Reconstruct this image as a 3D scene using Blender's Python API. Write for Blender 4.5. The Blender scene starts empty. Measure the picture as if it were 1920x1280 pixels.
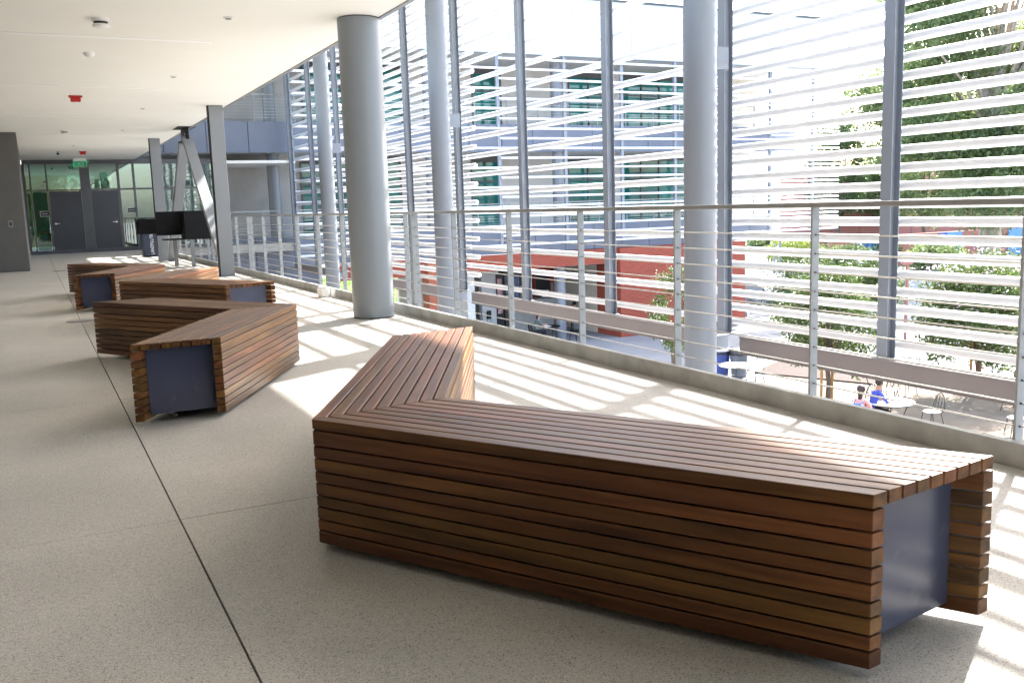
import bpy, bmesh, math, random
import numpy as np
from mathutils import Vector, Matrix
random.seed(7); rng = np.random.default_rng(7)
scn = bpy.context.scene
col = scn.collection
R = math.radians

# ------------------------------------------------------------------ camera
CAMH = 1.15
YAW, PITCH, ROLL, FPX = 0.47016, 0.14577, -0.031752, 1743.1
_f = Vector((math.sin(YAW)*math.cos(PITCH), math.cos(YAW)*math.cos(PITCH), -math.sin(PITCH)))
_r0 = Vector((math.cos(YAW), -math.sin(YAW), 0)); _u0 = _r0.cross(_f)
_c, _s = math.cos(ROLL), math.sin(ROLL)
CR = _c*_r0 + _s*_u0; CU = -_s*_r0 + _c*_u0; CF = _f
cam_d = bpy.data.cameras.new('camera'); cam = bpy.data.objects.new('camera', cam_d); col.objects.link(cam)
cam_d.sensor_fit = 'HORIZONTAL'; cam_d.sensor_width = 36; cam_d.lens = 36*FPX/1920
cam_d.clip_start = .05; cam_d.clip_end = 3000
cam.matrix_world = Matrix(((CR.x, CU.x, -CF.x, 0), (CR.y, CU.y, -CF.y, 0), (CR.z, CU.z, -CF.z, CAMH), (0, 0, 0, 1)))
scn.camera = cam
def ray(x, y): return CR*((x-960)/FPX) + CU*(-(y-640)/FPX) + CF          # photo pixel -> direction
def onZ(x, y, z=0.): d = ray(x, y); return Vector((0, 0, CAMH)) + d*((z-CAMH)/d.z)
def onX(x, y, X): d = ray(x, y); return Vector((0, 0, CAMH)) + d*(X/d.x)
def onY(x, y, Y): d = ray(x, y); return Vector((0, 0, CAMH)) + d*(Y/d.y)

# ------------------------------------------------------------------ world, sun, exposure
SUN_EL, SUN_AZ = R(40.3), math.atan2(.873, .488)        # azimuth from +Y towards +X
w = bpy.data.worlds.new('World'); scn.world = w; w.use_nodes = True
nt = w.node_tree; nt.nodes.clear()
sky = nt.nodes.new('ShaderNodeTexSky'); sky.sky_type = 'NISHITA'; sky.sun_disc = False
sky.sun_elevation = SUN_EL; sky.sun_rotation = SUN_AZ; sky.air_density = 1.0; sky.dust_density = 2.5; sky.ozone_density = 1.0
bg = nt.nodes.new('ShaderNodeBackground'); bg.inputs[1].default_value = .15
wo = nt.nodes.new('ShaderNodeOutputWorld')
nt.links.new(sky.outputs[0], bg.inputs[0]); nt.links.new(bg.outputs[0], wo.inputs[0])
sd = bpy.data.lights.new('sun', 'SUN'); sd.energy = 4.0; sd.angle = R(.53); sd.color = (1, .97, .925)
sun = bpy.data.objects.new('sun', sd); col.objects.link(sun)
SD = Vector((math.sin(SUN_AZ)*math.cos(SUN_EL), math.cos(SUN_AZ)*math.cos(SUN_EL), math.sin(SUN_EL)))
sun.rotation_euler = SD.to_track_quat('Z', 'Y').to_euler(); sun.location = (30, 20, 40)
scn.view_settings.view_transform = 'Standard'; scn.view_settings.look = 'None'
scn.view_settings.exposure = 2.84; scn.view_settings.gamma = 1; scn.view_settings.use_curve_mapping = False
scn.render.engine = 'CYCLES'
cy = scn.cycles
cy.use_denoising = True; cy.max_bounces = 10; cy.diffuse_bounces = 6; cy.glossy_bounces = 4; cy.transmission_bounces = 6
cy.transparent_max_bounces = 12; cy.caustics_reflective = False; cy.caustics_refractive = False; cy.sample_clamp_indirect = 8

# ------------------------------------------------------------------ materials
def _new(name):
    m = bpy.data.materials.new(name); m.use_nodes = True
    t = m.node_tree; b = t.nodes['Principled BSDF']
    return m, t, b
def mat(name, c, rough=.6, metal=0., var=.12, scale=6., bump=0., bscale=80., spec=.5, dirt=None):
    """plain painted / cast surface: base colour with soft tonal noise, fine relief"""
    m, t, b = _new(name); n = t.nodes; l = t.links
    tc = n.new('ShaderNodeTexCoord'); ns = n.new('ShaderNodeTexNoise')
    ns.inputs['Scale'].default_value = scale; ns.inputs['Detail'].default_value = 6
    l.new(tc.outputs['Object'], ns.inputs['Vector'])
    cr = n.new('ShaderNodeValToRGB')
    lo = [x*(1-var) for x in c]; hi = [min(1, x*(1+var)) for x in c]
    cr.color_ramp.elements[0].position = .3; cr.color_ramp.elements[1].position = .7
    cr.color_ramp.elements[0].color = (*lo, 1); cr.color_ramp.elements[1].color = (*hi, 1)
    l.new(ns.outputs['Fac'], cr.inputs[0]); out = cr.outputs[0]
    if dirt:
        n2 = n.new('ShaderNodeTexNoise'); n2.inputs['Scale'].default_value = dirt[1]; n2.inputs['Detail'].default_value = 8
        l.new(tc.outputs['Object'], n2.inputs['Vector'])
        mp = n.new('ShaderNodeMapRange'); mp.inputs[1].default_value = dirt[2]; mp.inputs[2].default_value = dirt[2]+.12
        mp.inputs[4].default_value = dirt[3]
        l.new(n2.outputs['Fac'], mp.inputs[0])
        mx = n.new('ShaderNodeMix'); mx.data_type = 'RGBA'; l.new(mp.outputs[0], mx.inputs[0]); l.new(out, mx.inputs[6])
        mx.inputs[7].default_value = (*dirt[0], 1); out = mx.outputs[2]
    l.new(out, b.inputs['Base Color'])
    b.inputs['Roughness'].default_value = rough; b.inputs['Metallic'].default_value = metal
    b.inputs['Specular IOR Level'].default_value = spec
    if bump:
        n3 = n.new('ShaderNodeTexNoise'); n3.inputs['Scale'].default_value = bscale; n3.inputs['Detail'].default_value = 4
        l.new(tc.outputs['Object'], n3.inputs['Vector'])
        bp = n.new('ShaderNodeBump'); bp.inputs['Strength'].default_value = bump; bp.inputs['Distance'].default_value = .005
        l.new(n3.outputs['Fac'], bp.inputs['Height']); l.new(bp.outputs[0], b.inputs['Normal'])
    return m
def wood_mat():
    m, t, b = _new('ipe_wood'); n = t.nodes; l = t.links
    tc = n.new('ShaderNodeTexCoord'); oi = n.new('ShaderNodeObjectInfo')
    mp = n.new('ShaderNodeMapping'); mp.inputs['Scale'].default_value = (1.6, 26, 26)
    ad = n.new('ShaderNodeVectorMath'); ad.operation = 'ADD'
    cm = n.new('ShaderNodeCombineXYZ'); ml = n.new('ShaderNodeMath'); ml.operation = 'MULTIPLY'; ml.inputs[1].default_value = 57.
    l.new(oi.outputs['Random'], ml.inputs[0]); l.new(ml.outputs[0], cm.inputs[0]); l.new(ml.outputs[0], cm.inputs[1])
    l.new(tc.outputs['Object'], ad.inputs[0]); l.new(cm.outputs[0], ad.inputs[1]); l.new(ad.outputs[0], mp.inputs[0])
    ns = n.new('ShaderNodeTexNoise'); ns.inputs['Scale'].default_value = 1.; ns.inputs['Detail'].default_value = 8; ns.inputs['Distortion'].default_value = .6
    l.new(mp.outputs[0], ns.inputs['Vector'])
    cr = n.new('ShaderNodeValToRGB'); e = cr.color_ramp.elements
    e[0].position = .3; e[0].color = (.054, .020, .007, 1); e[1].position = .75; e[1].color = (.195, .085, .030, 1)
    x = e.new(.5); x.color = (.110, .0445, .0155, 1)
    l.new(ns.outputs['Fac'], cr.inputs[0])
    hs = n.new('ShaderNodeHueSaturation')
    mr = n.new('ShaderNodeMapRange'); mr.inputs[3].default_value = .70; mr.inputs[4].default_value = 1.32
    l.new(oi.outputs['Random'], mr.inputs[0]); l.new(mr.outputs[0], hs.inputs['Value'])
    m2 = n.new('ShaderNodeMath'); m2.operation = 'MULTIPLY'; m2.inputs[1].default_value = 7.31
    m3 = n.new('ShaderNodeMath'); m3.operation = 'FRACT'; l.new(oi.outputs['Random'], m2.inputs[0]); l.new(m2.outputs[0], m3.inputs[0])
    mh = n.new('ShaderNodeMapRange'); mh.inputs[3].default_value = .490; mh.inputs[4].default_value = .516
    l.new(m3.outputs[0], mh.inputs[0]); l.new(mh.outputs[0], hs.inputs['Hue']); hs.inputs['Saturation'].default_value = 1.04
    l.new(cr.outputs[0], hs.inputs['Color']); l.new(hs.outputs[0], b.inputs['Base Color'])
    # fine pores
    mp2 = n.new('ShaderNodeMapping'); mp2.inputs['Scale'].default_value = (14, 260, 260); l.new(ad.outputs[0], mp2.inputs[0])
    n2 = n.new('ShaderNodeTexNoise'); n2.inputs['Scale'].default_value = 1.; n2.inputs['Detail'].default_value = 3; l.new(mp2.outputs[0], n2.inputs['Vector'])
    bp = n.new('ShaderNodeBump'); bp.inputs['Strength'].default_value = .25; bp.inputs['Distance'].default_value = .002
    l.new(n2.outputs['Fac'], bp.inputs['Height']); l.new(bp.outputs[0], b.inputs['Normal'])
    b.inputs['Roughness'].default_value = .45; b.inputs['Specular IOR Level'].default_value = .27
    return m
def floor_mat():
    m, t, b = _new('exposed_aggregate'); n = t.nodes; l = t.links
    tc = n.new('ShaderNodeTexCoord')
    v = n.new('ShaderNodeTexVoronoi'); v.inputs['Scale'].default_value = 330; l.new(tc.outputs['Object'], v.inputs['Vector'])
    cr = n.new('ShaderNodeValToRGB'); e = cr.color_ramp.elements
    e[0].position = 0.; e[0].color = (.13, .122, .108, 1); e[1].position = 1.; e[1].color = (.585, .565, .515, 1)
    for p, c in ((.07, (.26, .246, .217, 1)), (.17, (.408, .390, .349, 1)), (.84, (.453, .434, .39, 1))): x = e.new(p); x.color = c
    sp = n.new('ShaderNodeSeparateColor'); l.new(v.outputs['Color'], sp.inputs[0]); l.new(sp.outputs[0], cr.inputs[0])
    ns = n.new('ShaderNodeTexNoise'); ns.inputs['Scale'].default_value = 1.3; ns.inputs['Detail'].default_value = 7; l.new(tc.outputs['Object'], ns.inputs['Vector'])
    mr = n.new('ShaderNodeMapRange'); mr.inputs[1].default_value = .3; mr.inputs[2].default_value = .7; mr.inputs[3].default_value = .86; mr.inputs[4].default_value = 1.1
    l.new(ns.outputs['Fac'], mr.inputs[0])
    hs = n.new('ShaderNodeHueSaturation'); l.new(cr.outputs[0], hs.inputs['Color']); l.new(mr.outputs[0], hs.inputs['Value'])
    st = n.new('ShaderNodeTexNoise'); st.inputs['Scale'].default_value = 3.7; st.inputs['Detail'].default_value = 9; st.inputs['Roughness'].default_value = .7; l.new(tc.outputs['Object'], st.inputs['Vector'])
    sm = n.new('ShaderNodeMapRange'); sm.inputs[1].default_value = .60; sm.inputs[2].default_value = .78; sm.inputs[4].default_value = .45; l.new(st.outputs['Fac'], sm.inputs[0])
    mx = n.new('ShaderNodeMix'); mx.data_type = 'RGBA'; l.new(sm.outputs[0], mx.inputs[0]); l.new(hs.outputs[0], mx.inputs[6]); mx.inputs[7].default_value = (.27, .235, .185, 1)
    l.new(mx.outputs[2], b.inputs['Base Color'])
    rr = n.new('ShaderNodeMapRange'); rr.inputs[1].default_value = .3; rr.inputs[2].default_value = .7; rr.inputs[3].default_value = .5; rr.inputs[4].default_value = .72; l.new(ns.outputs['Fac'], rr.inputs[0]); l.new(rr.outputs[0], b.inputs['Roughness'])
    b.inputs['Roughness'].default_value = .62; b.inputs['Specular IOR Level'].default_value = .35
    bp = n.new('ShaderNodeBump'); bp.inputs['Strength'].default_value = .18; bp.inputs['Distance'].default_value = .002
    l.new(v.outputs['Distance'], bp.inputs['Height']); l.new(bp.outputs[0], b.inputs['Normal'])
    return m
def brick_mat(name, c1, c2, mortar):
    m, t, b = _new(name); n = t.nodes; l = t.links
    tc = n.new('ShaderNodeTexCoord'); sp = n.new('ShaderNodeSeparateXYZ'); l.new(tc.outputs['Object'], sp.inputs[0])
    ad = n.new('ShaderNodeMath'); ad.operation = 'ADD'; l.new(sp.outputs[0], ad.inputs[0]); l.new(sp.outputs[1], ad.inputs[1])
    cm = n.new('ShaderNodeCombineXYZ'); l.new(ad.outputs[0], cm.inputs[0]); l.new(sp.outputs[2], cm.inputs[1])
    bt = n.new('ShaderNodeTexBrick'); bt.inputs['Scale'].default_value = 1.; bt.inputs['Brick Width'].default_value = .3; bt.inputs['Row Height'].default_value = .1
    bt.inputs['Mortar Size'].default_value = .009; bt.inputs['Color1'].default_value = (*c1, 1); bt.inputs['Color2'].default_value = (*c2, 1); bt.inputs['Mortar'].default_value = (*mortar, 1)
    l.new(cm.outputs[0], bt.inputs['Vector']); l.new(bt.outputs['Color'], b.inputs['Base Color'])
    bp = n.new('ShaderNodeBump'); bp.inputs['Strength'].default_value = .5; bp.inputs['Distance'].default_value = .01
    l.new(bt.outputs['Fac'], bp.inputs['Height']); bp.invert = True; l.new(bp.outputs[0], b.inputs['Normal']); b.inputs['Roughness'].default_value = .85
    return m
def glass_mat(name, tint, trans=.0, rough=.02):
    """tinted window glass: clear tint mixed with a mirror-like surface"""
    m, t, b = _new(name); n = t.nodes; l = t.links
    tr = n.new('ShaderNodeBsdfTransparent'); gl = n.new('ShaderNodeBsdfGlossy'); gl.inputs['Roughness'].default_value = rough
    gl.inputs['Color'].default_value = (.9, 1, .97, 1)
    tc = n.new('ShaderNodeTexCoord'); ns = n.new('ShaderNodeTexNoise'); ns.inputs['Scale'].default_value = 1.2; l.new(tc.outputs['Object'], ns.inputs['Vector'])
    bp = n.new('ShaderNodeBump'); bp.inputs['Strength'].default_value = .06; bp.inputs['Distance'].default_value = .02; l.new(ns.outputs['Fac'], bp.inputs['Height']); l.new(bp.outputs[0], gl.inputs['Normal'])
    tr.inputs['Color'].default_value = (*tint, 1)
    fr = n.new('ShaderNodeFresnel'); fr.inputs[0].default_value = 1.7
    mr = n.new('ShaderNodeMapRange'); mr.inputs[3].default_value = trans; mr.inputs[4].default_value = 1.; l.new(fr.outputs[0], mr.inputs[0])
    mx = n.new('ShaderNodeMixShader'); l.new(mr.outputs[0], mx.inputs[0]); l.new(tr.outputs[0], mx.inputs[1]); l.new(gl.outputs[0], mx.inputs[2])
    l.new(mx.outputs[0], n['Material Output'].inputs['Surface'])
    return m
def leaf_mat(name, c1, c2, trans=.35):
    m, t, b = _new(name); n = t.nodes; l = t.links
    g = n.new('ShaderNodeNewGeometry'); cr = n.new('ShaderNodeValToRGB')
    cr.color_ramp.elements[0].color = (*c1, 1); cr.color_ramp.elements[1].color = (*c2, 1)
    l.new(g.outputs['Random Per Island'], cr.inputs[0]); l.new(cr.outputs[0], b.inputs['Base Color']); b.inputs['Roughness'].default_value = .5
    tl = n.new('ShaderNodeBsdfTranslucent'); l.new(cr.outputs[0], tl.inputs[0])
    mx = n.new('ShaderNodeMixShader'); mx.inputs[0].default_value = trans
    l.new(b.outputs[0], mx.inputs[1]); l.new(tl.outputs[0], mx.inputs[2]); l.new(mx.outputs[0], n['Material Output'].inputs['Surface'])
    return m
def emit_mat(name, c, s):
    m, t, b = _new(name); b.inputs['Base Color'].default_value = (*c, 1); b.inputs['Emission Color'].default_value = (*c, 1); b.inputs['Emission Strength'].default_value = s
    return m

M = {}
M['diffuser'] = mat('opal_diffuser', (.94, .94, .92), .5, var=.01)
M['floor'] = floor_mat(); M['wood'] = wood_mat()
M['joint'] = mat('joint_filler', (.05, .04, .035), .9)
M['ceiling'] = mat('ceiling_paint', (.86, .845, .79), .8, var=.02, scale=.8)
M['white'] = mat('white_enamel', (.80, .79, .77), .45, var=.03)
M['tube'] = mat('white_tube_paint', (.88, .885, .89), .35, var=.03, scale=2)
M['curb'] = mat('curb_concrete', (.38, .385, .375), .85, var=.22, scale=5, bump=.25, bscale=120, dirt=((.44, .44, .42), 2.2, .56, .6))
M['steel'] = mat('grey_painted_steel', (.22, .232, .245), .42, metal=.0, var=.02, scale=3)
M['rail'] = mat('rail_paint', (.30, .32, .33), .45, var=.06, scale=5)
M['handrail'] = mat('handrail_steel', (.34, .345, .345), .38, metal=.5, var=.08)
M['cable'] = mat('stainless_cable', (.62, .60, .56), .3, metal=.9, var=.08, scale=40)
M['column'] = mat('column_paint', (.215, .24, .265), .38, var=.015, scale=2)
M['outcol'] = mat('outer_column_paint', (.225, .245, .275), .35, var=.02, scale=2)
M['beam'] = mat('beam_bounce_tint', (.23, .195, .185), .4, var=.06, scale=2)  # warm light bounced off the ground is put into this colour
M['post'] = mat('screen_post_paint', (.235, .26, .30), .4, var=.05, scale=2)
M['navy'] = mat('navy_powder_coat', (.058, .068, .118), .2, var=.12, scale=4, dirt=((.15, .155, .17), 11, .62, .35))
M['foot'] = mat('machined_foot', (.55, .55, .54), .3, metal=.9)
M['darkwall'] = mat('grey_wall_paint', (.13, .128, .122), .75, var=.06, scale=3)
M['gallwall'] = mat('gallery_wall_paint', (.38, .375, .36), .8, var=.05, scale=1)
M['frame'] = mat('window_frame', (.085, .088, .095), .4, var=.08)
M['mullion'] = mat('mullion_paint', (.075, .078, .085), .4, var=.08)
M['door'] = mat('door_paint', (.042, .046, .056), .42, var=.06, scale=2)
M['black'] = mat('black_powder_coat', (.006, .0065, .0075), .55, var=.2, scale=5, spec=.2)
M['rubber'] = mat('black_plastic', (.02, .02, .022), .5)
M['chrome'] = mat('satin_chrome', (.65, .65, .64), .25, metal=1)
M['red'] = mat('strobe_red', (.45, .012, .012), .35)
M['glass'] = glass_mat('clear_tinted_glass', (.20, .36, .325), .14)
M['teal'] = glass_mat('teal_glass', (.03, .22, .20), .16)
M['tealpane'] = mat('teal_coated_glass', (.018, .16, .15), .04, var=.5, scale=.7, spec=.8)
M['panel'] = mat('grey_blue_metal_panel', (.172, .193, .25), .42, var=.05, scale=1.2)
M['seam'] = mat('panel_joint', (.05, .05, .055), .8)
M['deck'] = mat('gallery_deck', (.17, .17, .17), .85, var=.08)
M['soffit'] = mat('white_soffit', (.74, .73, .71), .7, var=.02)
M['parapet'] = mat('white_metal_panel', (.46, .50, .54), .5, var=.02, scale=.5)
M['coping'] = mat('dark_coping', (.06, .065, .07), .5)
M['pale'] = mat('pale_wall_panel', (.58, .57, .56), .85, var=.06, scale=.8)
M['stucco'] = mat('grey_concrete_wall', (.42, .415, .41), .85, var=.10, scale=1.5, bump=.2)
M['beige'] = mat('beige_plaster', (.60, .57, .50), .85, var=.05)
M['whitewall'] = mat('white_plaster', (.70, .70, .70), .85, var=.04)
M['brick'] = brick_mat('red_brick', (.36, .062, .03), (.29, .05, .026), (.27, .12, .085))
M['brick2'] = brick_mat('orange_brick', (.42, .12, .055), (.34, .09, .042), (.34, .17, .11))
M['paving'] = mat('pale_concrete_paving', (.25, .25, .25), .85, var=.08, scale=.6, bump=.1, bscale=20)
M['ground'] = mat('ground_earth', (.27, .25, .22), .95, var=.14, scale=.15)
M['sand'] = mat('decomposed_granite', (.15, .118, .083), .95, var=.2, scale=1.2, bump=.3, bscale=60)
M['mulch'] = mat('bark_mulch', (.035, .019, .013), .95, var=.5, scale=14, bump=.8, bscale=40)
M['asphalt'] = mat('path_asphalt', (.16, .16, .17), .9, var=.1, scale=2)
M['grass'] = leaf_mat('lawn_blades', (.10, .22, .025), (.24, .42, .06), .3)
M['lawnbase'] = mat('lawn_soil', (.12, .22, .04), .95, var=.3, scale=3)
M['bark'] = mat('pale_bark', (.36, .30, .24), .9, var=.3, scale=5, bump=.5, bscale=20)
M['bark2'] = mat('brown_bark', (.14, .10, .075), .9, var=.3, scale=8, bump=.5, bscale=30)
M['stake'] = mat('lodge_pole_stake', (.42, .24, .09), .8, var=.2, scale=9)
M['leafA'] = leaf_mat('crape_leaves', (.035, .075, .014), (.14, .185, .045), .3)
M['leafB'] = leaf_mat('eucalyptus_leaves', (.075, .13, .05), (.25, .30, .115), .45)
M['leafC'] = leaf_mat('dark_leaves', (.022, .055, .014), (.08, .13, .032), .3)
M['leafD'] = leaf_mat('yellow_green_leaves', (.10, .15, .02), (.26, .30, .06), .35)
M['blossom'] = leaf_mat('blossom', (.62, .42, .45), (.80, .70, .70), .3)
M['iron'] = mat('wrought_iron', (.05, .05, .05), .5, metal=.3)
M['tabletop'] = mat('table_top', (.66, .64, .60), .5, var=.04)
M['bluebin'] = mat('blue_plastic', (.03, .06, .26), .45)
M['greybin'] = mat('grey_plastic', (.10, .12, .16), .45)
M['pinkbrick'] = mat('faded_red_wall', (.34, .14, .115), .85, var=.1)
M['lav'] = mat('pale_lavender_panel', (.50, .48, .54), .8, var=.05)
M['bluepanel'] = mat('blue_panel', (.03, .08, .30), .6)
M['skyblue'] = mat('light_blue_panel', (.09, .24, .46), .6)
M['canvas'] = mat('white_canvas', (.82, .81, .80), .8, var=.02)
M['skin'] = mat('skin_tan', (.34, .175, .105), .55, var=.05)
M['skin2'] = mat('skin_light', (.50, .29, .20), .55, var=.05)
M['hair'] = mat('black_hair', (.012, .01, .009), .45, var=.3, scale=60)
M['hair2'] = mat('dark_brown_hair', (.035, .016, .011), .45, var=.3, scale=60)
M['blueshirt'] = mat('blue_shirt', (.035, .06, .34), .8, var=.15, scale=20)
M['pink'] = mat('pink_shirt', (.72, .33, .32), .8, var=.1, scale=20)
M['green'] = mat('sage_shirt', (.13, .16, .14), .8, var=.1, scale=20)
M['trouser'] = mat('dark_trousers', (.014, .015, .02), .85, var=.2, scale=20)
M['redshirt'] = mat('red_shirt', (.42, .04, .03), .8)
M['pack'] = mat('blue_backpack', (.03, .13, .58), .6, var=.2, scale=12)
M['navypack'] = mat('navy_bag', (.015, .02, .06), .7)
M['greypack'] = mat('grey_backpack', (.05, .06, .065), .7, var=.4, scale=25)
M['paper'] = mat('white_paper', (.82, .82, .80), .8, var=.02)
M['sign'] = mat('sign_black', (.018, .018, .02), .35)
M['exitgreen'] = emit_mat('exit_green', (.01, .34, .13), .16)
M['label'] = mat('white_lettering', (.78, .80, .82), .6, var=.02)
M['binblue'] = mat('bin_dark_navy', (.018, .028, .06), .5)
M['vend'] = mat('vending_black', (.02, .021, .025), .3)
M['vendred'] = mat('vending_red', (.26, .02, .02), .35)
M['bluepic'] = mat('vending_blue_graphic', (.12, .17, .30), .4, var=.9, scale=9)
M['pinkpic'] = mat('pink_poster', (.55, .32, .34), .6, var=.4, scale=7)

# ------------------------------------------------------------------ mesh helpers
def link(name, me, m=None, parent=None):
    o = bpy.data.objects.new(name, me); col.objects.link(o)
    if m is not None and me is not None and not me.materials: me.materials.append(M[m] if isinstance(m, str) else m)
    if parent: o.parent = parent
    return o
def tag(o, label, cat, group=None, kind=None):
    o['label'] = label
    if cat: o['category'] = cat
    if group: o['group'] = group
    if kind: o['kind'] = kind
    return o
def struct(o, label=None):
    o['kind'] = 'structure'
    if label: o['label'] = label
    return o
def thing(name, label, cat, loc=(0, 0, 0), rz=0, group=None):
    o = bpy.data.objects.new(name, None); col.objects.link(o); o.location = loc; o.rotation_euler = (0, 0, rz); o.empty_display_size = .2
    return tag(o, label, cat, group)
class MB:
    def __init__(s): s.bm = bmesh.new()
    def box(s, x0, x1, y0, y1, z0, z1, bev=0):
        v = [s.bm.verts.new(p) for p in ((x0,y0,z0),(x1,y0,z0),(x1,y1,z0),(x0,y1,z0),(x0,y0,z1),(x1,y0,z1),(x1,y1,z1),(x0,y1,z1))]
        fs = [s.bm.faces.new([v[i] for i in q]) for q in ((0,3,2,1),(4,5,6,7),(0,1,5,4),(1,2,6,5),(2,3,7,6),(3,0,4,7))]
        if bev:
            es = set(e for f in fs for e in f.edges); bmesh.ops.bevel(s.bm, geom=list(es), offset=bev, segments=1, affect='EDGES')
        return s
    def tube(s, pts, r, seg=8, cap=True, r1=None):
        pts = [Vector(p) for p in pts]; n = len(pts); rings = []
        t = (pts[1]-pts[0]).normalized(); up = Vector((0, 0, 1)) if abs(t.z) < .9 else Vector((1, 0, 0)); a = t.cross(up).normalized()
        for i, p in enumerate(pts):
            if i < n-1: t2 = (pts[i+1]-p).normalized()
            if i > 0: t1 = (p-pts[i-1]).normalized()
            t = t2 if i == 0 else (t1 if i == n-1 else (t1+t2).normalized())
            a = (a - t*a.dot(t)).normalized(); b = t.cross(a)
            rr = r if r1 is None else r+(r1-r)*i/(n-1)
            rings.append([s.bm.verts.new(p+(a*math.cos(2*math.pi*k/seg)+b*math.sin(2*math.pi*k/seg))*rr) for k in range(seg)])
        for i in range(n-1):
            for k in range(seg):
                f = s.bm.faces.new((rings[i][k], rings[i][(k+1) % seg], rings[i+1][(k+1) % seg], rings[i+1][k])); f.smooth = True
        if cap: s.bm.faces.new(rings[0][::-1]); s.bm.faces.new(rings[-1])
        return s
    def lathe(s, prof, seg=24, c=(0, 0, 0), axis='z'):
        c = Vector(c); rings = []
        for r, z in prof:
            rg = []
            for k in range(seg):
                a = 2*math.pi*k/seg; p = Vector((r*math.cos(a), r*math.sin(a), z))
                if axis == 'x': p = Vector((p.z, p.x, p.y))
                if axis == 'y': p = Vector((p.y, p.z, p.x))
                rg.append(s.bm.verts.new(c+p))
            rings.append(rg)
        for i in range(len(rings)-1):
            for k in range(seg):
                f = s.bm.faces.new((rings[i][k], rings[i][(k+1) % seg], rings[i+1][(k+1) % seg], rings[i+1][k])); f.smooth = True
        s.bm.faces.new(rings[0][::-1]); s.bm.faces.new(rings[-1])
        return s
    def prism(s, poly, z0, z1):
        a = [s.bm.verts.new((x, y, z0)) for x, y in poly]; b = [s.bm.verts.new((x, y, z1)) for x, y in poly]; n = len(poly)
        s.bm.faces.new(a[::-1]); s.bm.faces.new(b)
        for i in range(n): s.bm.faces.new((a[i], a[(i+1) % n], b[(i+1) % n], b[i]))
        return s
    def ball(s, c, r, sub=2, sc=(1, 1, 1)):
        mtx = Matrix.Translation(c) @ Matrix.Diagonal((r*sc[0], r*sc[1], r*sc[2], 1))
        g = bmesh.ops.create_icosphere(s.bm, subdivisions=sub, radius=1, matrix=mtx)
        for v in g['verts']:
            for f in v.link_faces: f.smooth = True
        return s
    def mesh(s, name='m'):
        bmesh.ops.recalc_face_normals(s.bm, faces=s.bm.faces)
        me = bpy.data.meshes.new(name); s.bm.to_mesh(me); s.bm.free()
        try: me.set_sharp_from_angle(angle=R(40))
        except Exception: pass
        return me
    def build(s, name, m, parent=None): return link(name, s.mesh(name), m, parent)
def box(name, m, parent, *b, bev=0): return MB().box(*b, bev=bev).build(name, m, parent)
def text_mesh(body, size, ext=.002, align='CENTER'):
    cu = bpy.data.curves.new('lettering', 'FONT'); cu.body = body; cu.size = size; cu.extrude = ext; cu.align_x = align; cu.align_y = 'CENTER'
    o = bpy.data.objects.new('lettering', cu); col.objects.link(o); bpy.context.view_layer.update()
    me = bpy.data.meshes.new_from_object(o.evaluated_get(bpy.context.evaluated_depsgraph_get()))
    bpy.data.objects.remove(o); bpy.data.curves.remove(cu)
    return me
def copy_tree(o, parent=None):
    c = o.copy(); col.objects.link(c); c.parent = parent
    for ch in o.children: copy_tree(ch, c)
    return c

def quad_mesh(V, name):
    n = len(V)//4; me = bpy.data.meshes.new(name); me.vertices.add(len(V)); me.vertices.foreach_set('co', V.astype(np.float32).ravel())
    me.loops.add(len(V)); me.loops.foreach_set('vertex_index', np.arange(len(V), dtype=np.int32)); me.polygons.add(n)
    me.polygons.foreach_set('loop_start', np.arange(0, len(V), 4, dtype=np.int32)); me.polygons.foreach_set('loop_total', np.full(n, 4, dtype=np.int32))
    me.update(); me.validate(); return me
# ================================================================== SETTING
G = -5.0            # courtyard level
H = 3.10            # gallery ceiling
XE = 3.43           # ceiling edge
XC = 3.558          # inner face of curb
YE = 35.0           # far end wall of the gallery
XS = 8.84           # louvre screen
XCAN, ZCAN = 9.03, 7.45

# ground sheets
gs = MB(); gs.box(-900, 900, -900, 1500, G-.6, G-.012); struct(gs.build('ground', 'ground'))
gp = MB(); gp.box(3.9, 60, -30, 44, G-.2, G)
struct(gp.build('courtyard_paving', 'paving'))
struct(box('far_pavement', 'paving', None, 40, 150, 44.1, 150, G-.2, G-.002))
def patch(name, pts, z, m):
    return struct(MB().prism([(onZ(x, y, G).x, onZ(x, y, G).y) for x, y in pts], G-.05, z).build(name, m))
patch('granite_terrace', [(1290, 905), (1372, 735), (1460, 692), (1650, 690), (2300, 760), (2600, 1100), (1900, 1150)], G+.004, 'sand')
patch('mulch_bed', [(1415, 700), (1455, 680), (1560, 676), (1690, 700), (1640, 722), (1540, 712)], G+.05, 'mulch')
patch('shaded_path', [(1440, 625), (1560, 612), (1750, 640), (1800, 700), (1700, 680), (1560, 655)], G+.006, 'asphalt')

# gallery floor: joint bed plus separate cast slabs with open saw-cut joints
fl = struct(box('floor', 'joint', None, -2.5, XC, -8, YE, -.30, -.014))
ys = [-8] + [.95+2.69*k for k in range(-2, 13)] + [YE]
me_cache = {}
for i in range(len(ys)-1):
    for (a, b) in ((-2.5, .398), (.404, XC-.001)):
        y0, y1 = ys[i]+.002, ys[i+1]-.002
        o = box('slab', 'floor', fl, a, b, y0, y1, -.1, 0, bev=.0012)
# slab edge curb under the railing
cb = struct(box('floor_curb', 'curb', None, XC, XC+.045, -8, YE, -.35, .105, bev=.004))
# fascia plate outside of the slab
struct(box('slab_edge', 'beam', None, XC+.046, XC+.06, -8, YE, -.9, .04))
struct(box('slab_soffit', 'soffit', None, -2.5, XC+.04, -8, YE, -.9, -.36))

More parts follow.
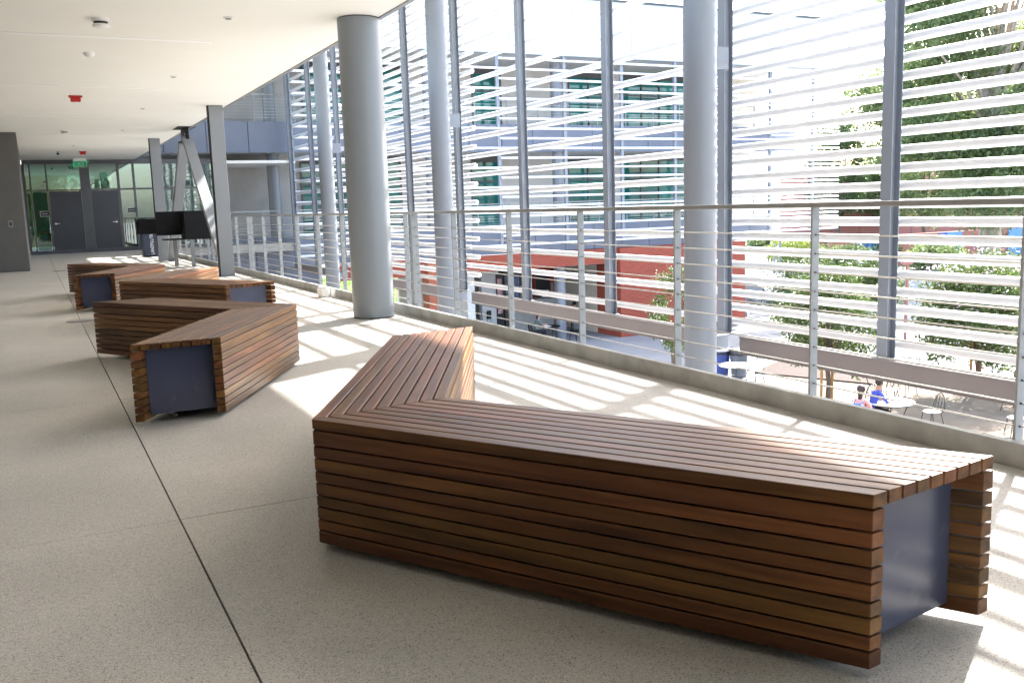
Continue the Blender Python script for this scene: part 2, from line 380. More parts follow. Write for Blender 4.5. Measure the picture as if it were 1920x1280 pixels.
# ceiling and the slab over it
ce = struct(box('ceiling', 'ceiling', None, -2.5, XE-.05, -8, YE, H, H+.25))
struct(box('upper_slab', 'panel', None, -2.5, XE-.06, -8, YE+1.5, H+.26, 4.35))
tr = struct(box('ceiling_edge_trim', 'steel', None, XE-.05, XE, -8, YE, H-.012, H+.09))
box('trim_lip', 'white', tr, XE+.001, XE+.035, -8, YE, H+.012, H+.05)
box('trim_reveal', 'seam', tr, XE+.001, XE+.02, -8, YE, H+.051, H+.085)
# roof canopy far above, reaching out over the louvre screen
can = struct(box('roof_canopy', 'soffit', None, -3, XCAN, -9, YE+.4, ZCAN, ZCAN+.3))
box('fascia', 'parapet', can, XCAN-.3, XCAN, -9, YE+.2, ZCAN+.301, 9.7)

# gallery walls
struct(box('gallery_wall', 'gallwall', None, -2.7, -2.5, -8, 23.9, 0, H))
struct(box('rear_wall', 'gallwall', None, -2.7, XE-.3, -8.2, -8.002, 0, H))
lw = onZ(57, 508)
blk = tag(box('projecting_wall', 'darkwall', None, -2.5, -.11, lw.y, YE-.01, .001, H-.002, bev=.01), 'dark grey wall block at the left of the glazed doors', 'wall')
sw = thing('light_switch', 'small grey switch plate on the dark grey wall block', 'light switch', (onY(20, 420, lw.y).x, lw.y, onY(20, 420, lw.y).z))
box('plate', 'steel', sw, -.05, .05, -.012, -.001, -.08, .08, bev=.003); box('rocker', 'rubber', sw, -.02, .02, -.018, -.0125, -.04, .04)

struct(box('light_block_wall', 'gallwall', None, XC+.08, XC+.3, -8, -1.2, -.9, H))  # added unseen wall behind the camera, cuts light from the right rear
# ceiling slots (linear lights let flush into the plaster)
SLOT = ['white strip light between the dome sensor and the smoke detector above the second bench', 'white strip light between the dome sensor and the red strobe over the third bench', 'white strip light just beyond the red strobe over the third bench', 'white strip light just beyond the smoke detector towards the glazed doors', 'short white strip light in front of the exit sign']
for (x0, y0, x1, y1), lab in zip(((0, 61.5, 400, 79.5), (0, 161, 315, 166), (0, 217.5, 262, 219), (0, 254, 225, 253), (110, 290, 195, 290)), SLOT):
    b = onZ(x1, y1, H); a = onZ(x0, y0, H)
    hl = 1.6 if x0 == 0 else .7
    t = thing('linear_ceiling_light', lab, 'ceiling light', (b.x-hl, (a.y+b.y)/2, H), 0, 'linear lights in the gallery ceiling')
    box('frame', 'ceiling', t, -hl, hl, -.055, .055, -.002, -.0005); box('diffuser', 'diffuser', t, -hl+.01, hl-.01, -.048, .048, -.0045, -.0021)

# ------------------------------------------------------------------ far end wall with doors
ew = thing('glazed_end_wall', 'dark framed glazed wall with two grey doors closing the far end', 'glass wall', (0, YE, 0))
def ex(x, y=420): return onY(x, y, YE).x
def ez(x, y): return onY(x, y, YE).z
XR = ex(425)
zt, zd = ez(150, 357), ez(150, 359)
box('head', 'mullion', ew, -.1, XR, -.06, .06, H-.14, H-.003)
box('sill', 'mullion', ew, -.1, XR, -.05, .05, 0.001, .12)
vx = [-.07, ex(64.5), ex(95.5), ex(167), ex(229), ex(258), ex(298), ex(345), ex(388), XR]
ztr = 2.08
wid = [.1, .06, .05, .30, .08, .07, .06, .06, .06, .1]
for x, wd in zip(vx, wid): box('mullion', 'mullion', ew, x-wd/2, x+wd/2, -.075, .075, .12, H-.141)
def pane(x0, x1, z0, z1, m='glass'):
    box('pane', m, ew, x0, x1, -.006, .006, z0, z1)
def cell(i, z0, z1, m='glass'):
    pane(vx[i]+wid[i]/2+.004, vx[i+1]-wid[i+1]/2-.004, z0, z1, m)
for i in range(9):
    a, b = vx[i]+wid[i]/2+.001, vx[i+1]-wid[i+1]/2-.001
    if i in (1, 2):
        if i == 1:
            a2, b2 = a, vx[3]-wid[3]/2-.001
            pane(a2, b2, ztr+.06, H-.145); box('transom', 'mullion', ew, a2, b2, -.05, .05, ztr, ztr+.055)
        continue
    if i == 3:
        b2 = vx[5]-wid[5]/2-.001; pane(a, b2, ztr+.06, H-.145); box('transom', 'mullion', ew, a, b2, -.05, .05, ztr, ztr+.055); continue
    if i == 4: continue
    cell(i, ztr+.06, H-.145); box('transom', 'mullion', ew, a, b, -.05, .05, ztr, ztr+.055); cell(i, .125, ztr-.004)
cell(1, .125, ztr-.004, 'teal'); cell(4, .125, ztr-.004, 'teal')
for i, hx in ((2, .12), (3, -.12)):
    a, b = vx[i]+wid[i]/2+.006, vx[i+1]-wid[i+1]/2-.006
    d = box('door', 'door', ew, a, b, -.045, .02, .012, ztr-.006, bev=.003)
    x = a+.12 if i == 2 else b-.12
    hd = MB(); hd.tube([(x, -.05, 1.0), (x, -.1, 1.0), (x+(.13 if i == 2 else -.13), -.1, 1.0)], .014, 8); hd.lathe([(.03, 0), (.03, .012)], 12, (x, -.058, 1.0), 'y'); hd.build('handle', 'chrome', d)
# room behind the glass
rm = struct(box('lobby_floor', 'floor', None, -.1, 9, YE+.1, YE+9, -.3, -.004))
struct(box('lobby_ceiling', 'ceiling', None, -.1, 9, YE+.1, YE+9, 2.95, 3.05))
for i, (x, y, lab) in enumerate(((84, 401, 'small black notice with pale border on the narrow pane left of the left door'), (247, 394, 'small black notice with pale border on the narrow pane right of the right door'))):
    p = onY(x, y, YE-.02); t = thing('notice_plate', lab, 'sign', (p.x, YE-.02, p.z))
    box('plate', 'sign', t, -.13, .13, -.004, .004, -.075, .075)
    f = MB(); f.box(-.14, .14, -.006, .002, .075, .088); f.box(-.14, .14, -.006, .002, -.088, -.075); f.box(-.14, -.13, -.006, .002, -.0749, .0749); f.box(.13, .14, -.006, .002, -.0749, .0749)
    f.build('border', 'label', t)
    box('text_line', 'label', t, -.09, .09, -.0055, -.0042, -.004, .006)
# exit sign
p = onZ(146, 301, H)
es = thing('exit_sign', 'white ceiling mounted box with green EXIT lettering before the doors', 'exit sign', (p.x, p.y-1.2, H))
box('housing', 'white', es, -.2, .2, -.05, .05, -.085, -.001, bev=.006)
box('edge_plate', glass_mat('acrylic', (.88, .92, .90), .0), es, -.17, .17, -.006, .006, -.30, -.0855)
tm = text_mesh('EXIT', .25, .004); o = link('lettering', tm, 'exitgreen', es); o.rotation_euler = (R(90), 0, 0); o.location = (0.02, -.014, -.19); o.scale = (.95, 1.0, 1)
# ------------------------------------------------------------------ ceiling devices
def lathe_thing(name, lab, cat, x, y, parts, group=None):
    p = onZ(x, y, H); t = thing(name, lab, cat, (p.x, p.y, H), 0, group)
    for nm, m, prof in parts: MB().lathe([(r, z) for r, z in prof], 24).build(nm, m, t)
    return t
SM = [('base', 'white', [(.085, -.001), (.085, -.028)]), ('chamber', 'rubber', [(.068, -.0285), (.062, -.052)]), ('cap', 'white', [(.078, -.0525), (.085, -.062), (.07, -.082), (.03, -.09)])]
lathe_thing('smoke_detector', 'white round smoke detector with black band beside the strip light nearest the big column', 'smoke detector', 188, 36, SM)
lathe_thing('smoke_detector', 'white round smoke detector with black band, farther along towards the glazed doors', 'smoke detector', 121, 245, SM)
lathe_thing('ceiling_sensor', 'plain white dome sensor on the ceiling between two strip lights', 'sensor', 167, 99, [('dome', 'white', [(.065, -.001), (.062, -.02), (.045, -.045), (.015, -.055)])])
lathe_thing('ceiling_sensor', 'small pendant sensor on the ceiling in front of the exit sign', 'sensor', 108, 284, [('stem', 'steel', [(.012, -.001), (.012, -.05)]), ('head', 'rubber', [(.04, -.0505), (.05, -.07), (.02, -.1)])])
lathe_thing('ceiling_sensor', 'white cylinder sensor hanging by the left end of the glass wall', 'sensor', 71, 304, [('body', 'white', [(.05, -.001), (.05, -.16), (.03, -.17)])])
for i, (x, y) in enumerate(((428, 33), (325, 143), (268, 203), (230, 244), (137, 272), (126, 294), (205, 300))):
    lathe_thing('sprinkler_cover', 'tiny round white sprinkler cover plate flush in the ceiling', 'sprinkler', x, y, [('plate', 'white', [(.05, -.001), (.05, -.008), (.042, -.014)]), ('gap_ring', 'steel', [(.03, -.0145), (.03, -.02)])], 'sprinkler covers in the ceiling')
for x, y, lab in ((141, 180, 'red fire alarm strobe on the ceiling between the dome sensor and the farther smoke detector'), (155, 284, 'red fire alarm strobe on the ceiling just in front of the exit sign')):
    p = onZ(x, y, H); t = thing('fire_strobe', lab, 'fire alarm', (p.x, p.y, H))
    box('mount', 'red', t, -.1, .1, -.07, .07, -.028, -.001, bev=.004); box('housing', 'red', t, -.075, .075, -.055, .055, -.095, -.0285, bev=.01); box('lens', 'tube', t, -.03, .03, -.035, .035, -.115, -.0955, bev=.008)

# ------------------------------------------------------------------ floor covers
for x, y, lab in ((151, 602, 'round metal floor cover on the dark floor joint beside the second bench'), (112, 508, 'round metal floor cover on the dark floor joint near the dark wall block')):
    p = onZ(x, y); t = thing('floor_cover', lab, 'floor cover', (p.x, p.y, 0)); MB().lathe([(.15, .0005), (.15, .006), (.14, .009)], 28).build('rim', 'beam', t); MB().lathe([(.12, .0095), (.118, .012)], 28).build('lid', 'steel', t)

p = onZ(611, 556)
t = thing('floor_outlet', 'small white outlet box on the floor against the curb beyond the thick column', 'outlet box', (p.x-.03, p.y, 0)); box('housing', 'white', t, -.06, .06, -.1, .1, .001, .13, bev=.015); box('lid', 'canvas', t, -.05, .05, -.085, .085, .1305, .14)
lv = []
for _ in range(70):
    lx = XC-.01-abs(random.gauss(0, .09)); ly = random.uniform(1.5, 12); a = random.uniform(0, 6.28); q = .006+.009*random.random(); c_, s_ = math.cos(a)*q, math.sin(a)*q
    lv += [(lx-c_, ly-s_, .002), (lx-s_*.5, ly+c_*.5, .006), (lx+c_, ly+s_, .003), (lx+s_*.5, ly-c_*.5, .0025)]
tag(link('leaf_litter', quad_mesh(np.array(lv), 'litter'), leaf_mat('dry_litter', (.10, .06, .03), (.50, .44, .34), .1)), 'scattered dry leaf scraps along the foot of the curb', 'leaf litter', None, 'stuff')
# ------------------------------------------------------------------ big interior column, brace frame
cc = onZ(702, 598); cc = Vector((cc.x, cc.y)) + Vector((cc.x, cc.y)).normalized()*.222
t = thing('round_column', 'thick round grey column inside the railing, floor to ceiling', 'column', (cc.x, cc.y, 0))
MB().lathe([(.222, .012), (.222, H-.012)], 56).build('shaft', 'column', t)
MB().lathe([(.215, .0005), (.215, .0115)], 48).build('base_gap', 'seam', t); MB().lathe([(.218, H-.0115), (.218, H-.001)], 48).build('top_gap', 'seam', t)
pA = onZ(428, 518); pB = onZ(309, 489)
def flat_post(p, wd, lab):
    t = thing('flat_steel_post', lab, 'post', (p.x, p.y, 0))
    box('shaft', 'steel', t, -wd, wd, 0, .09, .002, H-.003, bev=.004); box('edge_strip', 'black', t, -wd-.012, -wd-.001, .005, .16, .002, H-.003)
    box('base_plate', 'steel', t, -wd-.03, wd+.03, -.03, .17, .0005, .0018)
    return t
flat_post(pA, .125, 'wide flat grey steel post standing behind the third bench')
flat_post(pB, .125, 'wide flat grey steel post beyond the black counter')
ap = onZ(346, 240, H)
br = thing('chevron_brace', 'pair of grey steel braces leaning together under a dark opening in the ceiling', 'brace', (ap.x, ap.y, 0))
def strut(a, b, wx, wy, nm):
    a = Vector(a); b = Vector(b); d = (b-a); L = d.length; me = MB().box(-wx, wx, -wy, wy, 0, L, bev=.004).mesh(nm)
    o = link(nm, me, 'steel', br); o.location = a; o.rotation_euler = d.to_track_quat('Z', 'X').to_euler(); return o
lo1 = Vector((pB.x+.15-ap.x, pB.y-.35-ap.y, 0)); lo2 = Vector((pA.x+.1-ap.x, pA.y+.45-ap.y, 0))
strut(lo1, (0, .28, H-.30), .055, .11, 'brace_leg'); strut(lo2, (.0, -.22, H-.24), .055, .11, 'brace_leg')
box('gusset', 'black', br, -.03, .03, -.36, .42, H-.32, H-.006, bev=.003)
for yy in (-.25, .3): 
    MB().tube([(-.06, yy, H-.16), (.06, yy, H-.16)], .03, 10).build('bolt', 'handrail', br); MB().tube([(-.05, yy*.6, H-.26), (.05, yy*.6, H-.26)], .022, 10).build('bolt', 'handrail', br)
box('ceiling_opening', 'seam', br, -.2, .2, -.42, .5, H-.005, H-.0005)

# ------------------------------------------------------------------ railing
rl = thing('cable_railing', 'long grey railing of flat posts and steel cables along the gallery edge', 'railing', (XC+.075, 0, 0))
box('handrail', 'handrail', rl, -.028, .028, -8, YE-.1, 1.086, 1.112, bev=.003)
pm = MB().box(-.026, .026, -.0065, .0065, -.30, 1.0855, bev=.0015).mesh('post')
PY = [8.31-1.172*k for k in range(0, 14)] + [9.32, 9.62] + [10.8+1.172*k for k in range(0, 6)] + [17.7, 17.95] + [19.1+1.172*k for k in range(13)]
for i, y in enumerate(PY):
    o = link('post', pm, 'rail', rl); o.location = (0, y, 0)
sp = MB(); sp.box(-.06, -.0265, 9.30, 9.34, .14, 1.06, bev=.003); sp.build('splice_plate', 'rail', rl)
cyl = MB(); cyl.tube([(0, -8, 0), (0, YE-.1, 0)], .0042, 6); cm_ = cyl.mesh('cable')
for k in range(9): o = link('cable', cm_, 'cable', rl); o.location = (0, 0, .158+.0985*k)
fm = MB().lathe([(.0046, -.0125), (.0046, .0125)], 8, (0, 0, 0), 'y').mesh('fitting')
for y in PY:
    if 0 < y < 14:
        for k in range(9): o = link('cable_fitting', fm, 'rubber', rl); o.location = (0, y, .158+.0985*k)

# ------------------------------------------------------------------ BENCHES
SH = [.0495, .0358, .0403, .0338, .0403, .0338, .0388, .0338, .0408]
def board_mesh(L, k, y0, y1, hgt, ch=.0022, e0=.0015, e1=0.):
    """prism along +x, both ends skewed by k*y; chamfered long edges"""
    bm = bmesh.new(); z0, z1 = 0, hgt; sg = 1 if y1 > y0 else -1
    sec = [(y0+sg*ch, z0), (y1-sg*ch, z0), (y1, z0+ch), (y1, z1-ch), (y1-sg*ch, z1), (y0+sg*ch, z1), (y0, z1-ch), (y0, z0+ch)]
    yc, zc = (y0+y1)/2, (z0+z1)/2
    rings = []
    for xb, inset in ((e0, .0), (e0+.003, 1), (L-e1-.003, 1), (L-e1, .0)):
        f = 1 if inset else .965
        rings.append([bm.verts.new((xb+k*(yc+(y-yc)*f), yc+(y-yc)*f, zc+(z-zc)*f)) for y, z in sec])
    for a, b in zip(rings, rings[1:]):
        for i in range(8): bm.faces.new((a[i], a[(i+1) % 8], b[(i+1) % 8], b[i]))
    bm.faces.new(rings[0][::-1]); bm.faces.new(rings[-1])
    bmesh.ops.recalc_face_normals(bm, faces=bm.faces)
    me = bpy.data.meshes.new('board'); bm.to_mesh(me); bm.free(); me.materials.append(M['wood']); return me
def bench(A, m, v1, v2, lab):
    t = thing('wooden_bench', lab, 'bench', (A[0], A[1], 0), 0, 'chevron slatted benches along the gallery')
    m = Vector(m)
    for v in (v1, v2):
        v = Vector(v); L = v.length; u = v/L; n = Vector((-u.y, u.x)); sg = 1 if n.dot(m) > 0 else -1
        W = abs(n.dot(m)); k = m.dot(u)/n.dot(m)           # x skew per unit of local y
        rz = math.atan2(u.y, u.x)
        def put(name, me, z, off=(0, 0)):
            o = link(name, me, None, t); o.location = (off[0], off[1], z); o.rotation_euler = (0, 0, rz); return o
        nb = 9; w = W/nb; g = .0068
        tm_ = board_mesh(L, k, sg*g/2, sg*(w-g/2), .034)
        te = board_mesh(L, k, 0., sg*(w-g/2), .034)
        for j in range(nb):
            put('top_board', te if j == 0 else tm_, .426, tuple(m*(j/nb)))
        z = .426
        ts = .043
        for i, hh in enumerate(SH):
            z -= hh+.0056
            a = board_mesh(L-.0, k, 0.0, sg*ts, hh); put('side_board', a, z)
            b = board_mesh(L-.0, k, sg*(W-ts), sg*W, hh); put('side_board', b, z)
        # navy steel core, held back from the board ends
        bm = bmesh.new(); ins = .075; y0, y1 = sg*(ts+.003), sg*(W-ts-.003)
        vs = [bm.verts.new((xb, y, zz)) for zz in (.05, .4245) for xb, y in ((.004+k*y0, y0), (L-ins+k*y0, y0), (L-ins+k*y1, y1), (.004+k*y1, y1))]
        for q in ((0, 3, 2, 1), (4, 5, 6, 7), (0, 1, 5, 4), (1, 2, 6, 5), (2, 3, 7, 6), (3, 0, 4, 7)): bm.faces.new([vs[i] for i in q])
        bmesh.ops.recalc_face_normals(bm, faces=bm.faces)
        me = bpy.data.meshes.new('core'); bm.to_mesh(me); bm.free(); me.materials.append(M['navy']); core = put('steel_core', me, 0)
        for fx in (.22, L-.24):
            for fy in (.09, W-.09):
                f = MB().lathe([(.03, .0005), (.03, .012), (.02, .016), (.02, .0495)], 16, (fx+k*sg*fy, sg*fy, 0)).mesh('foot'); f.materials.append(M['foot']); put('foot', f, 0)
    return t
bench((.776, 3.03), (.519, .067), (.899, -1.555), (.935, 1.785), 'large chevron bench of brown slats whose near arm runs along the railing')
bench((1.730, 6.977), (-.485, .003), (-.834, -1.569), (-.852, 1.482), 'chevron bench of brown slats beside the thick round column')
bench((.793, 10.987), (.508, .111), (.843, -1.61), (.856, 1.672), 'chevron bench of brown slats just in front of the first flat steel post')
bench((1.669, 14.286), (-.475, -.01), (-.796, -1.63), (-.759, 1.642), 'chevron bench of brown slats farthest along, before the black counter')

# ------------------------------------------------------------------ standing counter, waste bin
cp = onZ(363.7, 500)
YC = cp.y
ct = thing('standing_counter', 'black steel standing counter on thin grey legs between the flat posts', 'counter', (0, YC, 0))
def cx(x, y=430, Y=None): return onY(x, y, Y or YC).x
zb, ztop = onY(360, 449, YC).z, onY(360, 395, YC).z
x0, x1, x2 = cx(308), cx(347), cx(405)
box('front_panel', 'black', ct, x1, x2, -.02, 0, zb, ztop, bev=.003)
box('back_panel', 'black', ct, x0-.1, x2, .60, .62, zb+.1, ztop)
box('top', 'black', ct, x1+.001, x2, .001, .599, ztop-.03, ztop-.002)
box('bottom', 'black', ct, x0, x2, .001, .599, zb, zb+.025)
box('side_panel', 'black', ct, x2-.02, x2-.001, .002, .598, zb+.026, ztop-.031)
box('divider', 'black', ct, x1+.001, x1+.02, .002, .598, zb+.026, ztop-.031)
Y2 = 1.3
xa, xb_ = onY(261, 430, YC+Y2).x, onY(309, 430, YC+Y2).x
zs0, zs1 = onY(285, 439, YC+Y2).z, onY(285, 413, YC+Y2).z
box('shelf_top', 'black', ct, xa, xb_+.25, Y2, Y2+.6, zs1, zs1+.03, bev=.003); box('shelf_front', 'black', ct, xa, xb_+.2, Y2, Y2+.02, zs0, zs1-.002); box('shelf_back', 'black', ct, xa, xb_+.2, Y2+.55, Y2+.57, zs0, zs1-.002)
for x, y in ((332, 499), (364, 500), (302, 491), (402, 497)):
    p = onZ(x, y); zt_ = zb if y > 495 else zs0
    box('leg', 'steel', ct, p.x-.04, p.x+.04, p.y-YC-.02, p.y-YC+.02, .001, zt_-.002)
p = onZ(286, 481.5)
wb = thing('waste_bin', 'dark navy waste bin with white upright lettering by the glass wall', 'bin', (p.x, p.y, 0))
box('body', 'binblue', wb, -.22, .22, 0, .5, .02, 1.05, bev=.01); box('plinth', 'black', wb, -.2, .2, .02, .48, .001, .0195); box('lid', 'black', wb, -.225, .225, -.005, .505, 1.051, 1.09, bev=.01)
tm = text_mesh('LANDFILL/TRASH', .115, .002); o = link('lettering', tm, 'label', wb); o.rotation_euler = (R(90), R(-90), 0); o.location = (0.02, -.004, .45); o.scale = (.86, 1.1, 1)

# ------------------------------------------------------------------ LOUVRE SCREEN outside the void
for i, (y, lab) in enumerate(((1.32, ''), (10.39, 'tall light grey tube column just outside the railing, reflecting pink'), (19.46, 'light grey tube column outside the railing, right of the thick round column'), (28.54, 'light grey tube column outside the railing, left of the thick round column'))):
    if not lab: lab = 'light grey tube column of the louvre screen, out past the open end of the first bench'
    t = thing('tube_column', lab, 'column', (8.27, y, 0), 0, 'tube columns of the louvre screen')
    MB().lathe([(.225, G), (.225, ZCAN-.001)], 48).build('shaft', 'outcol', t)
    box('bracket', 'post', t, .2255, .49, -.008, .008, -1.0, -.80); box('bracket', 'post', t, .2255, .49, -.008, .008, 2.9, 3.2); box('bracket', 'post', t, .2255, .49, -.008, .008, 6.6, 6.9)
sc = thing('louvre_screen', 'tall screen of white horizontal tubes on grey steel posts facing the gallery', 'louvre screen', (XS, 0, 0))
SY = [-4.5, -1.5, 1.56, 4.61, 7.66, 10.55, 13.55, 16.65, 19.80, 22.95, 26.05, 29.1, 32.2, 35.1]
def ipost(name, parent, m, fl=.075, dp=.075, z0=-.775, z1=ZCAN-.002):
    b = MB(); b.box(-dp, -dp+.012, -fl, fl, z0, z1, bev=.002); b.box(dp-.012, dp, -fl, fl, z0, z1, bev=.002); b.box(-dp+.0121, dp-.0121, -.005, .005, z0, z1)
    return b.mesh(name)
im = ipost('mullion', sc, 'post')
for y in SY: o = link('screen_post', im, 'post', sc); o.location = (0, y, 0)
bp_ = MB().box(-.1, .1, -.12, .12, -.788, -.776, bev=.002).mesh('base_plate')
for y in SY: o = link('base_plate', bp_, 'post', sc); o.location = (0, y, 0)
bl = MB()
for y in SY:
    for dx in (-.088,):
        for dy in (-.05, .05): bl.lathe([(.012, -.7755), (.012, -.745)], 8, (dx, y+dy, 0))
bl.build('anchor_bolt', 'steel', sc)
BY = [(-7.55, 1.07), (1.57, 10.14), (10.64, 19.21), (19.71, 28.29), (28.79, 35.2)]
for a, b in BY:
    q = MB(); q.box(-.09, .09, a, b, -.80, -.789); q.box(-.075, -.063, a, b, -1.03, -.8005); q.box(-.09, .09, a, b, -1.042, -1.031)
    q.build('beam', 'beam', sc)
def capsule(L, r=.052, seg=12, flat=False):
    pr = [(.001, 0)] + [(r*math.sin(a), r-r*math.cos(a)) for a in (R(30), R(60), R(90))] + [(r*math.sin(a), L-r+r*math.cos(a)) for a in (R(90), R(60), R(30))] + [(.001, L)]
    return MB().lathe(pr, seg, (0, 0, 0), 'y').mesh('louvre_tube')
TX = -.13                                                     # tubes hang on the room side? kept just outside the flange
spans = [(-7.9, 1.4, 1), (1.45, 10.78, 1), (10.40, 19.55, 0), (19.60, 28.4, 1), (28.45, 35.3, 0)]
NZ = 40; Z0 = -.615; DZ = .2045
for bi, (a, b, dense) in enumerate(spans):
    if bi == 2: a, b = 10.80, 19.50
    if bi == 3: a, b = 19.52, 28.4
    cme = capsule(b-a); cm2 = capsule(b-a+(-.35 if bi == 3 else .0)) if bi == 3 else cme
    for k in range(NZ):
        if k % 2 and not dense: continue
        if Z0+DZ*k > 6.75: continue
        inter = (k % 2 == 1)
        o = link('louvre_tube', cme, 'tube', sc); o.location = (.128, a-(.38 if (bi == 3 and inter) else 0), Z0+DZ*k)
# ------------------------------------------------------------------ WING ACROSS THE COURTYARD
YW = 35.6
wing = thing('classroom_wing', 'three storey wing with grey blue panel bands, teal windows and brick ground floor', 'building', (0, YW, 0))
XW0, XW1 = 3.0, 37.1
def wx(x, y, d=0.): return onY(x, y, YW+d).x
def wz(x, y, d=0.): return onY(x, y, YW+d).z
# roof parapet
px_ = XW0
i = 0
while px_ < XW1-.1:
    e = min(px_+3.05, XW1); box('parapet_panel', 'parapet', wing, px_+.006, e-.006, -.25, -.20, 7.35, 9.72); px_ = e; i += 1
box('parapet_backing', 'parapet', wing, XW0, XW1-.02, -.199, .1, 7.36, 9.7)
box('parapet_return', 'parapet', wing, XW1-.019, XW1, -.25, 8, 7.35, 9.72)
box('coping', 'coping', wing, XW0, XW1+.03, -.30, .2, 9.725, 9.82)
box('roof_soffit', 'soffit', wing, XW0, XW1, .101, 8, 7.40, 7.9)
# floor bands (panels) with seams
bands = [(3.40, 4.55), (-.95, .20)]
for zi, (z0, z1) in enumerate(bands):
    xe = XW1-2.2 if zi == 0 else 33.4
    box('floor_slab', 'deck', wing, XW0, xe-.02, .70, 8, z0+.12, z1-.15)
    box('floor_soffit', 'soffit', wing, XW0, xe-.03, .71, 7.9, z0+.02, z0+.119)
    box('band_backing', 'seam', wing, XW0, xe-.01, .66, .699, z0+.01, z1-.01)
    x = XW0; k = 0
    while x < xe-.2:
        e = min(x+1.52, xe); box('band_panel', 'panel', wing, x+.012, e-.012, .60, .655, z0, z1, bev=.003); x = e; k += 1
# facade walls and windows at two storeys
DF = 4.0
def wall_seg(x0, x1, z0, z1, m, d=DF): box('facade_wall', m, wing, x0, x1, d, d+.25, z0, z1)
def window(x0, x1, z0, z1, cols, sill=.0, m='tealpane', rows=None):
    w_ = box('window', 'frame', wing, x0, x1, DF+.10, DF+.14, z0, z1); fw = .07
    zs = [z0]+(rows or [z0+(z1-z0)*.70])+[z1]
    f = MB()
    for i in range(cols+1):
        xx = x0+(x1-x0)*i/cols; f.box(xx-fw/2, xx+fw/2, DF-.06, DF+.06, z0, z1)
    for i in range(cols):
        for z in zs: f.box(x0+(x1-x0)*i/cols+fw/2+.001, x0+(x1-x0)*(i+1)/cols-fw/2-.001, DF-.05, DF+.05, max(z-fw/2, z0+.001), min(z+fw/2, z1-.001))
    f.build('frame', 'frame', w_)
    for i in range(cols):
        for a, b in zip(zs, zs[1:]): box('pane', m, w_, x0+(x1-x0)*i/cols+fw/2+.002, x0+(x1-x0)*(i+1)/cols-fw/2-.002, DF-.006, DF+.006, a+fw/2+.002, b-fw/2-.002)
for (zf, zc, yy) in ((4.45, 7.4, 180), (.1, 3.42, 360)):
    wins = [(wx(640, yy, DF), wx(752, yy, DF), 3), (wx(885, yy, DF), wx(938, yy, DF), 1), (wx(1066, yy, DF), wx(1139, yy, DF), 2), (wx(1168, yy, DF), wx(1300, yy, DF), 4)]
    wins = [(wx(566, yy, DF), wx(640, yy, DF), 2)] + wins[0:]
    x = XW0
    for a, b, c in wins:
        if a > x+.05: wall_seg(x, a, zf, zc, 'pale' if a > wx(700, yy, DF) else 'stucco')
        window(a, b, zf+.02, zc-.25, c); box('head_trim', 'frame', wing, a, b, DF-.02, DF+.2, zc-.249, zc-.001); x = b
    wall_seg(x, wx(1410, yy, DF), zf, zc, 'beige'); 
    box('side_wall', 'beige', wing, wx(1410, yy, DF)+.001, wx(1410, yy, DF)+.25, DF, 7.8, zf, zc)
    # gallery rail on the wing
    zr = zf+.1
    q = MB(); q.box(XW0, XW1-2.3, .61, .65, zr+.98, zr+1.02)
    q.build('gallery_handrail', 'handrail', wing)
    for k in range(7): MB().box(XW0, XW1-2.3, .625, .633, zr+.14+.115*k, zr+.148+.115*k).build('gallery_cable', 'cable', wing)
    x = XW0+.3; pmw = MB().box(-.02, .02, .605, .65, zr-.002, zr+.979).mesh('gallery_post')
    while x < XW1-2.3: o = link('gallery_post', pmw, 'rail', wing); o.location = (x, 0, 0); x += 1.52
    # doors on the gallery wall
    for dx in (1183, 1203):
        pass
# round columns of the wing
for xpx in (510, 808, 1045, 1305):
    X = wx(xpx, 300, .95) if xpx != 510 else onY(514, 350, YW+1.6).x
    MB().lathe([(.24, G), (.24, 7.399)], 28, (X, (1.6 if xpx == 510 else .95), 0)).build('round_column', 'outcol' if xpx != 510 else 'column', wing)
# corner mass behind the brace: plain concrete
box('corner_wall', 'stucco', wing, 3.0, onY(546, 350, YW+3.2).x, 3.0, 3.4, G, 7.39)
box('stair_core', 'panel', wing, 3.0, onY(600, 480, YW+1.4).x, 1.45, 1.9, G, -.951)
# ground floor brick
YB = -.1
bx0 = onZ(1165, 632, G); bx1 = onY(1397, 560, bx0.y)
yb = bx0.y-YW
box('brick_wall', 'brick', wing, bx0.x, bx1.x, yb, yb+2.0, G, -.951)
box('alcove_side_wall', 'beige', wing, bx0.x, bx1.x-.01, yb+2.001, yb+6, G, -.952)
xl = onY(870, 500, bx0.y).x
box('brick_lintel', 'brick', wing, onY(640, 500, bx0.y).x, bx0.x-.001, yb+.35, yb+.75, -1.62, -.951)
box('brick_pier', 'brick2', wing, onY(803, 540, bx0.y).x, onY(842, 540, bx0.y).x, yb-.1, yb+.6, G, -.952)
# alcove behind
box('alcove_back_wall', 'beige', wing, onY(842, 540, bx0.y).x, bx0.x, yb+6.0, yb+6.3, G, -1.39)
box('alcove_ceiling', 'soffit', wing, onY(842, 540, bx0.y).x, bx0.x-.002, yb+.76, yb+5.99, -1.55, -1.4)
box('alcove_partition', 'whitewall', wing, onY(878, 600, bx0.y+1.5).x, onY(892, 600, bx0.y+1.5).x, yb+1.5, yb+5.9, G, -1.56)
box('alcove_partition', 'whitewall', wing, onY(905, 600, bx0.y+4.5).x, onY(937, 600, bx0.y+4.5).x, yb+4.5, yb+4.8, G, -1.56)
box('counter_ledge', 'stucco', wing, onY(958, 590, bx0.y+4.5).x, onY(1045, 590, bx0.y+4.5).x, yb+4.4, yb+5.4, G+1.3, G+1.55)
box('counter_front', 'stucco', wing, onY(958, 590, bx0.y+4.5).x+.05, onY(1045, 590, bx0.y+4.5).x-.05, yb+4.75, yb+5.2, G, G+1.299)
YA = bx0.y
